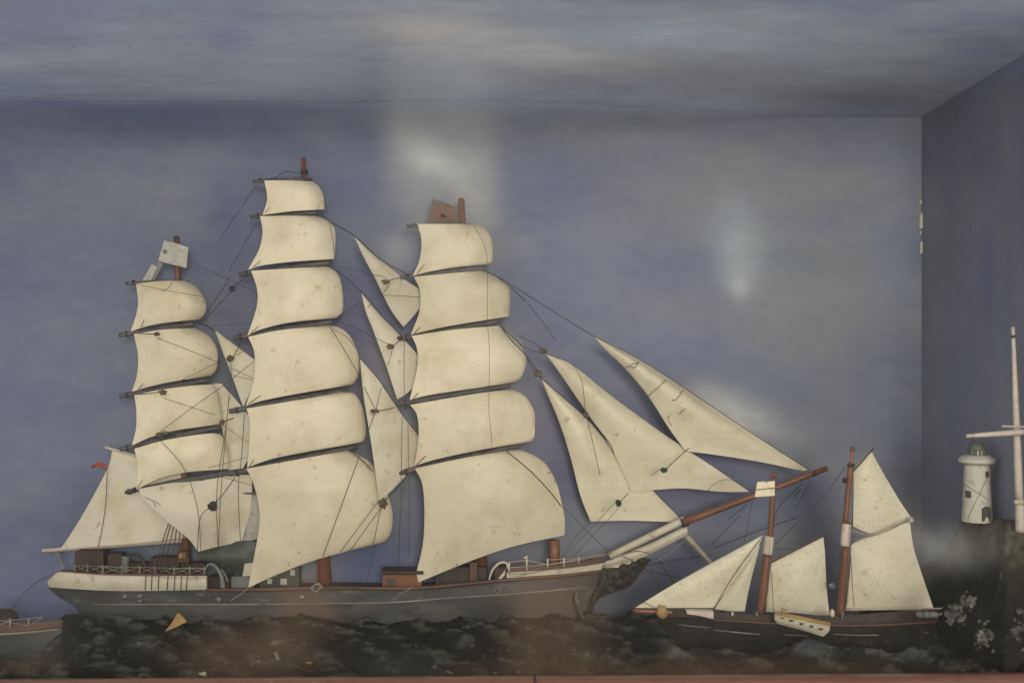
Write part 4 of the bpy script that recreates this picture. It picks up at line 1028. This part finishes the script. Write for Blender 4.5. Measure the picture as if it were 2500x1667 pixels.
# ------------------------------------------------------------------ the schooner
sch = thing('schooner', P(1950, 1580, 0.0), 'small dark-hulled schooner model with two red-brown masts and crazed cream sails', 'model boat')
hx = lambda px: -0.004 - 0.034 * (np.clip((px - 1600) / 260, 0, 1) ** .6) * (np.clip((2300 - px) / 110, 0, 1) ** .5)
patch('hull', [(1606, 1506), (1742, 1512), (1883, 1521), (2033, 1526), (2150, 1525), (2288, 1516)], [(2288, 1516), (2284, 1545), (2262, 1590), (2255, 1620)], [(1690, 1620), (2000, 1625), (2255, 1620)], [(1606, 1506), (1622, 1530), (1655, 1570), (1690, 1620)],
      lambda u, v, px, py: hx(px) * (1 - .35 * v ** 2) - .002, M_hull2, sch, 50, 16, 0.004)
patch('bulwark', [(1590, 1490), (1745, 1494), (1849, 1500), (2033, 1503), (2200, 1494), (2292, 1488)], [(2292, 1488), (2290, 1518)], [(1606, 1506), (1742, 1512), (1883, 1521), (2033, 1526), (2150, 1525), (2290, 1518)], [(1590, 1490), (1606, 1506)],
      lambda u, v, px, py: hx(px) * .93 + .002, M_dkbrown, sch, 40, 5, 0.003)
tube('cap_rail', [P(x, y, hx(x) - .003) for x, y in spline([(1742, 1512), (1883, 1521), (2033, 1526), (2150, 1525), (2286, 1517)], 24)], 0.0009, M_brown, sch, 6, n=24)
for pts in [[(1655, 1523), (1690, 1528), (1735, 1531)], [(1742, 1537), (1800, 1543), (1857, 1548)], [(1915, 1549), (1972, 1551)], [(2036, 1547), (2120, 1550), (2266, 1543)]]:
    tube('white_line', [P(x, y, hx(x) * (1 - .35 * .1) - .004) for x, y in pts], [0.0003, 0.0007, 0.0003], M_line, sch, 5)
spar('bowsprit', (1547, 1490), (1700, 1497), -0.010, [11, 12, 12], M_bowsprit, sch, 10)
patch('bowsprit_heel', [(1676, 1490), (1742, 1492)], [(1742, 1492), (1742, 1511)], [(1678, 1498), (1712, 1503), (1742, 1511)], [(1676, 1490), (1678, 1498)], lambda u, v, px, py: -0.026, M_whitesp, sch, 6, 4, 0.008)
lump('bow_ornament', P(1616, 1494, -0.016), (0.005, 0.003, 0.006), M_tan, sch, 2, .5, 3)
fm = spar('mast', (1873, 1352), (1855, 1515), -0.002, [18, 21], M_mast, sch, 14)
spar('topmast', (1889, 1160), (1878, 1345), -0.003, [10, 15, 15, 14], M_mast, sch, 14)
lump('mast_truck', P(1890, 1158, -.003), (0.0028, 0.0028, 0.0030), M_mast, fm, 1, .05, 2)
spar('mast_doubling', (1879, 1309), (1873, 1352), -0.005, [23, 25, 24], M_whitesp, sch, 14)
mm = spar('mast', (2065, 1332), (2050, 1518), -0.002, [17, 22], M_mast, sch, 14)
spar('topmast', (2077, 1136), (2063, 1280), -0.003, [14, 14, 13], M_mast, sch, 14)
spar('topmast_pole', (2081, 1098), (2077, 1138), -0.003, [8, 9], M_mast, sch, 10)
lump('mast_truck', P(2081.5, 1096, -.003), (0.0026, 0.0026, 0.0028), M_brown, mm, 1, .05, 2)
tube('mast_band', [P(2078, 1131, -.003), P(2077, 1139, -.003)], 0.0036, M_ropeb, mm, 10)
tube('mast_band', [P(2056, 1276, -.006), P(2080, 1279, -.006)], 0.0013, M_rope, mm, 6)
spar('mast_doubling', (2067, 1278), (2063, 1332), -0.005, [22, 24, 22], M_whitesp, sch, 14)
lump('hound', P(2062, 1172, -.004), (0.0024, 0.002, 0.003), M_dkbrown, mm, 3, .3, 2)
yk = lambda y0, b: (lambda u, v, px, py: y0 - b * math.sin(math.pi * u) * math.sin(math.pi * min(1, v)))
patch('jib', [(1861, 1307), (1863, 1308)], [(1863, 1308), (1840, 1352), (1800, 1405), (1742, 1483)], [(1551, 1483), (1640, 1483.5), (1742, 1484)], [(1861, 1307), (1760, 1362), (1650, 1423), (1551, 1483)], yk(-.012, .006), M_schsail, sch, 20, 24)
patch('jib', [(1853, 1330), (1855, 1331)], [(1855, 1331), (1847, 1363), (1829, 1434), (1818, 1492)], [(1745, 1486), (1780, 1491), (1818, 1492.5)], [(1853, 1330), (1800, 1400), (1745, 1486)], yk(-.005, .004), M_schsail, sch, 14, 20)
patch('foresail', [(1884, 1374), (1940, 1345), (2010, 1310)], [(2010, 1310), (2014, 1350), (2018, 1433), (2026, 1505)], [(1869, 1493), (1940, 1496), (2026, 1506)], [(1884, 1374), (1880, 1400), (1869, 1493)], yk(.002, .008), M_schsail, sch, 18, 22)
patch('mainsail', [(2078, 1328), (2140, 1304), (2221, 1272)], [(2221, 1272), (2231, 1338), (2254, 1410), (2280, 1487)], [(2066, 1484), (2130, 1487), (2213, 1491), (2280, 1489)], [(2078, 1328), (2076, 1390), (2066, 1484)], yk(.002, .010), M_schsail, sch, 22, 24)
patch('topsail', [(2125, 1102), (2128, 1102)], [(2128, 1102), (2155, 1152), (2193, 1216), (2224, 1263)], [(2083, 1284), (2130, 1303), (2175, 1287), (2224, 1266)], [(2125, 1102), (2086, 1147), (2083, 1215), (2083, 1284)], yk(.003, .006), M_schsail, sch, 18, 22)
spar('gaff', (1885, 1372), (2016, 1306), -0.001, [3.5, 3], M_brown, sch, 8)
spar('gaff', (2079, 1327), (2228, 1264), -0.0055, [3, 3.4], M_ropew, sch, 8)
lump('gaff_end', P(2224, 1268, -.0065), (0.0028, 0.002, 0.003), M_ropew, sch, 4, .4, 2)
spar('boom', (2062, 1488), (2299, 1484.5), -0.001, [4, 5, 3], M_whitesp, sch, 8)
spar('topsail_sprit', (2082, 1152), (2134, 1093), -0.001, [3, 4], M_dkbrown, sch, 8)
for pts, r_, m in [([(2066, 1138), (1997, 1226), (1893, 1328)], 1.0, 'b'), ([(1883, 1393), (1886, 1440), (1889, 1500)], 1.0, 'r'), ([(1873, 1440), (1870, 1495)], .9, 'r'), ([(2076, 1340), (2080, 1410), (2085, 1481)], 1.0, 'r'), ([(2074, 1375), (2067, 1475)], 1.0, 'r'), ([(2070, 1360), (2062, 1470)], .8, 'r'),
                   ([(2054, 1340), (2048, 1377), (2040, 1423), (2022, 1440)], 1.0, 'b'), ([(2083, 1150), (2083, 1215), (2081, 1282), (2078, 1330)], 1.1, 'b'), ([(2079, 1295), (2110, 1302), (2142, 1305)], 1.0, 'w'), ([(2080, 1282), (2092, 1293), (2130, 1306)], .9, 'r'), ([(2082, 1310), (2120, 1310), (2140, 1305)], .8, 'r'),
                   ([(1548, 1478), (1571, 1471), (1599, 1482)], .9, 'r'), ([(1893, 1337), (1920, 1340), (1940, 1341)], 1.0, 'b'), ([(1878, 1172), (1868, 1178)], .9, 'b'), ([(1892, 1210), (1888, 1290)], .8, 'b'), ([(1862, 1308), (1800, 1392), (1742, 1486)], 1.0, 'r'), ([(2141, 1306), (2180, 1290), (2224, 1264)], .9, 'r'), ([(1880, 1310), (1877, 1352)], .8, 'b'), ([(2080, 1330), (2090, 1300)], .8, 'b')]:
    tube('rope', [P(x, y, -0.016) for x, y in pts], L(r_ * .85, -.016), MR[m], sch, 5)
lump('deck_block', P(2032, 1430, -.01), (.003, .002, .003), M_greypaint, sch, 6, .5, 2)
lump('deck_block', P(2032, 1496, -.036), (.0022, .002, .004), M_white, sch, 7, .4, 2)
lump('deck_block', P(1788, 1498, -.034), (.0012, .001, .002), M_white, sch, 8, .4, 2)
for x in (2245, 2263, 2280):
    lump('deck_block', P(x, 1500, -.024), (.005, .003, .0035), M_greypaint, sch, x, .5, 2)
tube('chain_plate', [P(2057, 1492, -.040), P(2056, 1512, -.040)], .0009, M_line, sch, 6)
tube('chain_plate', [P(1847, 1494, -.036), P(1848, 1508, -.036)], .0009, M_line, sch, 6)
lb = slab('paper_label', [(1849, 1176), (1891.6, 1174), (1891.6, 1209.4), (1843, 1213)], -0.016, 0.0008, M_paper, None, .0008)
tag(lb, 'small blank cream paper label stuck on the schooner\'s foremast', 'paper label')
tube('label_crease', [P(1847, 1195.5, -.0172), P(1868, 1193, -.0172), P(1891, 1191, -.0172)], .0004, M_rope, lb, 4)

# white dinghy slung over the schooner's side
dg = thing('dinghy', P(1960, 1530, -0.05), 'small white rowing boat with dark oval marks hung on the schooner\'s side', 'rowing boat')
dgy = lambda u, v, px, py: -0.046 - 0.012 * math.sin(math.pi * min(1, max(0, .06 + .9 * u))) * (1 - .5 * v * v)
patch('hull', [(1892, 1503), (1930, 1510), (1980, 1520), (2026, 1528)], [(2026, 1528), (2024, 1540), (2010, 1553)], [(1898, 1522), (1934, 1532), (1975, 1543), (2010, 1553)], [(1892, 1503), (1892, 1512), (1898, 1522)], dgy, M_white, dg, 24, 10, 0.003)
patch('gunwale', [(1893, 1494), (1935, 1500), (1985, 1511), (2028, 1519)], [(2028, 1519), (2027, 1529)], [(1892, 1504), (1930, 1511), (1980, 1521), (2027, 1529)], [(1893, 1494), (1892, 1504)], lambda u, v, px, py: dgy(u, 0, px, py) + .002, M_tan, dg, 20, 4, 0.003)
tube('white_strake', [P(x, y, -.0605) for x, y in [(1893, 1502.5), (1930, 1510), (1980, 1520.5), (2026, 1529)]], [.0004, .0006, .0004], M_white, dg, 6)
slab('inner_board', [(1960, 1502), (1990, 1505), (2018, 1511), (1990, 1511)], -.045, .002, M_dkbrown, dg)
for x, y in [(1911, 1506.5), (1932, 1513.5), (1957, 1521), (1982, 1527.5), (2005, 1534)]:
    lump('oval_mark', P(x, y + 1, -.0588), (L(5.0, -.05), .0012, L(2.7, -.05)), M_ropeb, dg, 1, .05, 2)
tube('thole', [P(1913, 1497, -.058), P(1914, 1486, -.058)], [.002, .0026], M_tan, dg, 8)

# ------------------------------------------------------------------ lighthouse on the headland
LY = 0.012
lh = thing('lighthouse', P(2387, 1268, LY), 'white round lighthouse with grey-green dome and arched doorway on the headland', 'lighthouse')
cx = P(2385, 1268, LY)
zz = lambda py: (HY - py) * S * (LY + 1)
rr_ = lambda w: L(w / 2, LY)
lathe('tower', [(rr_(71), zz(1272)), (rr_(70), zz(1262)), (rr_(63), zz(1190)), (rr_(58), zz(1136)), (rr_(58), zz(1133))], cx, M_stone, lh)
ga = lathe('gallery', [(rr_(60), zz(1134)), (rr_(76), zz(1130)), (rr_(84), zz(1127)), (rr_(85), zz(1121)), (rr_(78), zz(1117)), (rr_(62), zz(1112)), (rr_(50), zz(1110))], cx, M_stone, lh)
lathe('lantern_room', [(rr_(33), zz(1112)), (rr_(34), zz(1099)), (rr_(35), zz(1097))], cx, M_stone, lh)
lathe('dome', [(rr_(40), zz(1099)), (rr_(41), zz(1096)), (rr_(34), zz(1086)), (rr_(24), zz(1079)), (rr_(10), zz(1076)), (rr_(4), zz(1071)), (rr_(2), zz(1066))], cx, M_dome, lh)
for i in range(10):
    a = 2 * math.pi * i / 10 + .3
    q = Vector((cx.x + rr_(35) * math.cos(a), cx.y + rr_(35) * math.sin(a), 0))
    tube('lantern_pane_bar', [(q.x, q.y, zz(1112)), (q.x, q.y, zz(1098))], .0012 if i % 2 else .002, M_dome, lh, 6)


def on_tower(px, py, w_tower, out=.0004):
    r = rr_(w_tower); x = P(px, py, LY).x - cx.x
    return cx.y - math.sqrt(max(r * r - x * x, 0)) - out


def arch(name, px0, px1, py0, py1, wt, m, arched=True):
    pl = [(px0, py1), (px0, py0 + (6 if arched else 0))]
    mid, hw = (px0 + px1) / 2, (px1 - px0) / 2
    if arched: pl += [(mid - hw * math.cos(a), py0 + hw * .9 - hw * .9 * math.sin(a)) for a in np.linspace(.35, math.pi - .35, 7)]
    else: pl += [(px1, py0)]
    if arched: pl += [(px1, py0 + 6)]
    pl += [(px1, py1)]
    y = on_tower(mid, (py0 + py1) / 2, wt)
    vs = []
    for dy in (-.0008, .004):
        for p in pl:
            xx = cx.x + (p[0] - 2385) * S * (LY + 1)
            vs.append((xx, on_tower(p[0], 0, wt) + dy, zz(p[1])))
    n = len(pl)
    fs = [tuple(range(n)), tuple(range(2 * n - 1, n - 1, -1))] + [(i, i + n, (i + 1) % n + n, (i + 1) % n) for i in range(n)]
    mesh(name, vs, fs, m, lh, False)


arch('door', 2381, 2405, 1231, 1267, 68, M_dark)
arch('window', 2392, 2402, 1147, 1162, 59, M_dark)
arch('window', 2353.5, 2360, 1196, 1213, 64.5, M_dark, False)

# ------------------------------------------------------------------ rigging mast of the next model, cut off at the right edge
WY = -0.05
wm = thing('white_mast', P(2490, 1290, WY), 'white painted mast with a cross yard standing at the right edge before the lighthouse', 'model mast')
spar('topmast', (2473, 798), (2489, 1232), WY, [8, 11, 15, 18, 19], M_whitesp, wm, 14)
spar('lower_mast', (2491, 1232), (2493, 1298), WY - .001, [25, 25], M_whitesp, wm, 14)
tube('mast_band', [P(2477, 1226, WY - .003), P(2502, 1224, WY - .003)], .0022, M_white, wm, 8)
tube('mast_band', [P(2473.5, 818, WY), P(2474, 825, WY)], .0022, M_ropeb, wm, 8)
spar('yard', (2359, 1064), (2508, 1053.5), WY - .008, [9, 12, 14, 14], M_whitesp, wm, 12)
tube('yard_band', [P(2373, 1057, WY - .008), P(2374, 1069, WY - .008)], .0012, M_ropeb, wm, 6)
spar('crosstree', (2446, 1040), (2506, 1042), WY - .004, [4, 6], M_whitesp, wm, 8)
for pts in [[(2374, 1060), (2430, 1000), (2474, 900), (2476, 820)], [(2413, 1162), (2388, 1212), (2362, 1266)], [(2357, 1184), (2386, 1202), (2415, 1221)], [(2452, 1062), (2437, 1108), (2415, 1162)]]:
    tube('rope', [P(x, y, WY + .004) for x, y in pts], L(.8, WY), M_rope, wm, 5)

# ------------------------------------------------------------------ hull of a third vessel cut off at the left edge
lv = thing('vessel_stern', P(60, 1600, 0.06), 'grey-hulled vessel with a white crossed rail cut off at the left edge', 'model boat')
YV = 0.065
patch('hull', [(-60, 1551), (60, 1544), (150, 1534)], [(150, 1534), (146, 1600)], [(-60, 1640), (60, 1640), (146, 1640)], [(-60, 1551), (-60, 1640)], lambda u, v, px, py: YV - .02 * (1 - .5 * v) * min(1, (165 - px) / 120), M_hull, lv, 20, 8, .004)
patch('bulwark', [(-60, 1524), (60, 1520), (152, 1514)], [(152, 1514), (150, 1536)], [(-60, 1551), (60, 1544), (150, 1536)], [(-60, 1524), (-60, 1551)], lambda u, v, px, py: YV - .016 * min(1, (165 - px) / 120), M_brown, lv, 20, 4, .004)
tube('white_line', [P(x, y, YV - .0225) for x, y in [(-50, 1552), (0, 1548), (60, 1544), (142, 1536)]], .001, M_line, lv, 6)
for x, y0, y1 in [(-20, 1512, 1532), (25, 1508, 1534), (70, 1508, 1528)]:
    tube('rail_post', [P(x, y0, YV - .024), P(x, y1, YV - .024)], [.0011, .0013], M_line, lv, 8)
for pts in [[(-20, 1516), (25, 1514), (70, 1509), (104, 1505)], [(-20, 1530), (25, 1515)], [(25, 1518), (70, 1527), (104, 1506)], [(-20, 1516), (25, 1531)]]:
    tube('rail_wire', [P(x, y, YV - .024) for x, y in pts], .0005, M_line, lv, 5, smooth_curve=False)
slab('deck_house', [(-40, 1494), (6, 1496), (22, 1510), (22, 1526), (-40, 1526)], .075, .02, M_dkbrown, lv)

# ------------------------------------------------------------------ foam flakes breaking on the rocks
for (x, y, n, r, sx, sy, lab) in [(2325, 1500, 60, 6, 26, 20, 'grey foam flakes breaking on the rocks beside the schooner\'s boom end'), (2362, 1470, 34, 5, 15, 14, 'ragged foam spray thrown up highest of the clumps on the dark rocks'), (2402, 1550, 70, 6, 18, 32, 'pale foam clump on the dark rocks, the middle of the clumps'), (2490, 1540, 80, 7, 20, 40, 'pale foam clump on the rocks at the right edge of the picture'), (2455, 1602, 14, 4, 7, 16, 'small pale foam crumbs on the water below the rocks')]:
    bm = bmesh.new()
    n = n // 3
    for i in range(n + (14 if n > 8 else 0)):
        core = i >= n
        yy = -0.108 + random.uniform(-.008, .006) + (.008 if core else 0)
        c = P(x + random.gauss(0, sx * (.5 if core else .75)), y + random.gauss(0, sy * (.5 if core else .7)), yy)
        rad = L(r, yy) * (random.uniform(0.8, 1.7) if core else random.uniform(.2, .7))
        b2 = bmesh.ops.create_icosphere(bm, subdivisions=4 if core else 3, radius=1)
        ax = Vector((random.uniform(.6, 1.3), random.uniform(.3, .6), random.uniform(.45, 1.2))) * rad
        rot = Matrix.Rotation(random.uniform(-1, 1), 3, 'Y')
        sd = random.uniform(0, 50)
        for v in b2['verts']:
            k_ = min(1.45, max(.45, 1 + (0.75 if core else 0.9) * mnoise.fractal(v.co * (2.2 if core else 1.6) + Vector((sd, 0, 0)), 0.8, 2.2, 6)))
            v.co = c + rot @ (Vector((v.co.x * ax.x, v.co.y * ax.y, v.co.z * ax.z)) * k_)
    me = bpy.data.meshes.new('foam'); bm.to_mesh(me); bm.free()
    o = link('foam', me, M_foam, None, True)
    tag(o, lab, 'foam')
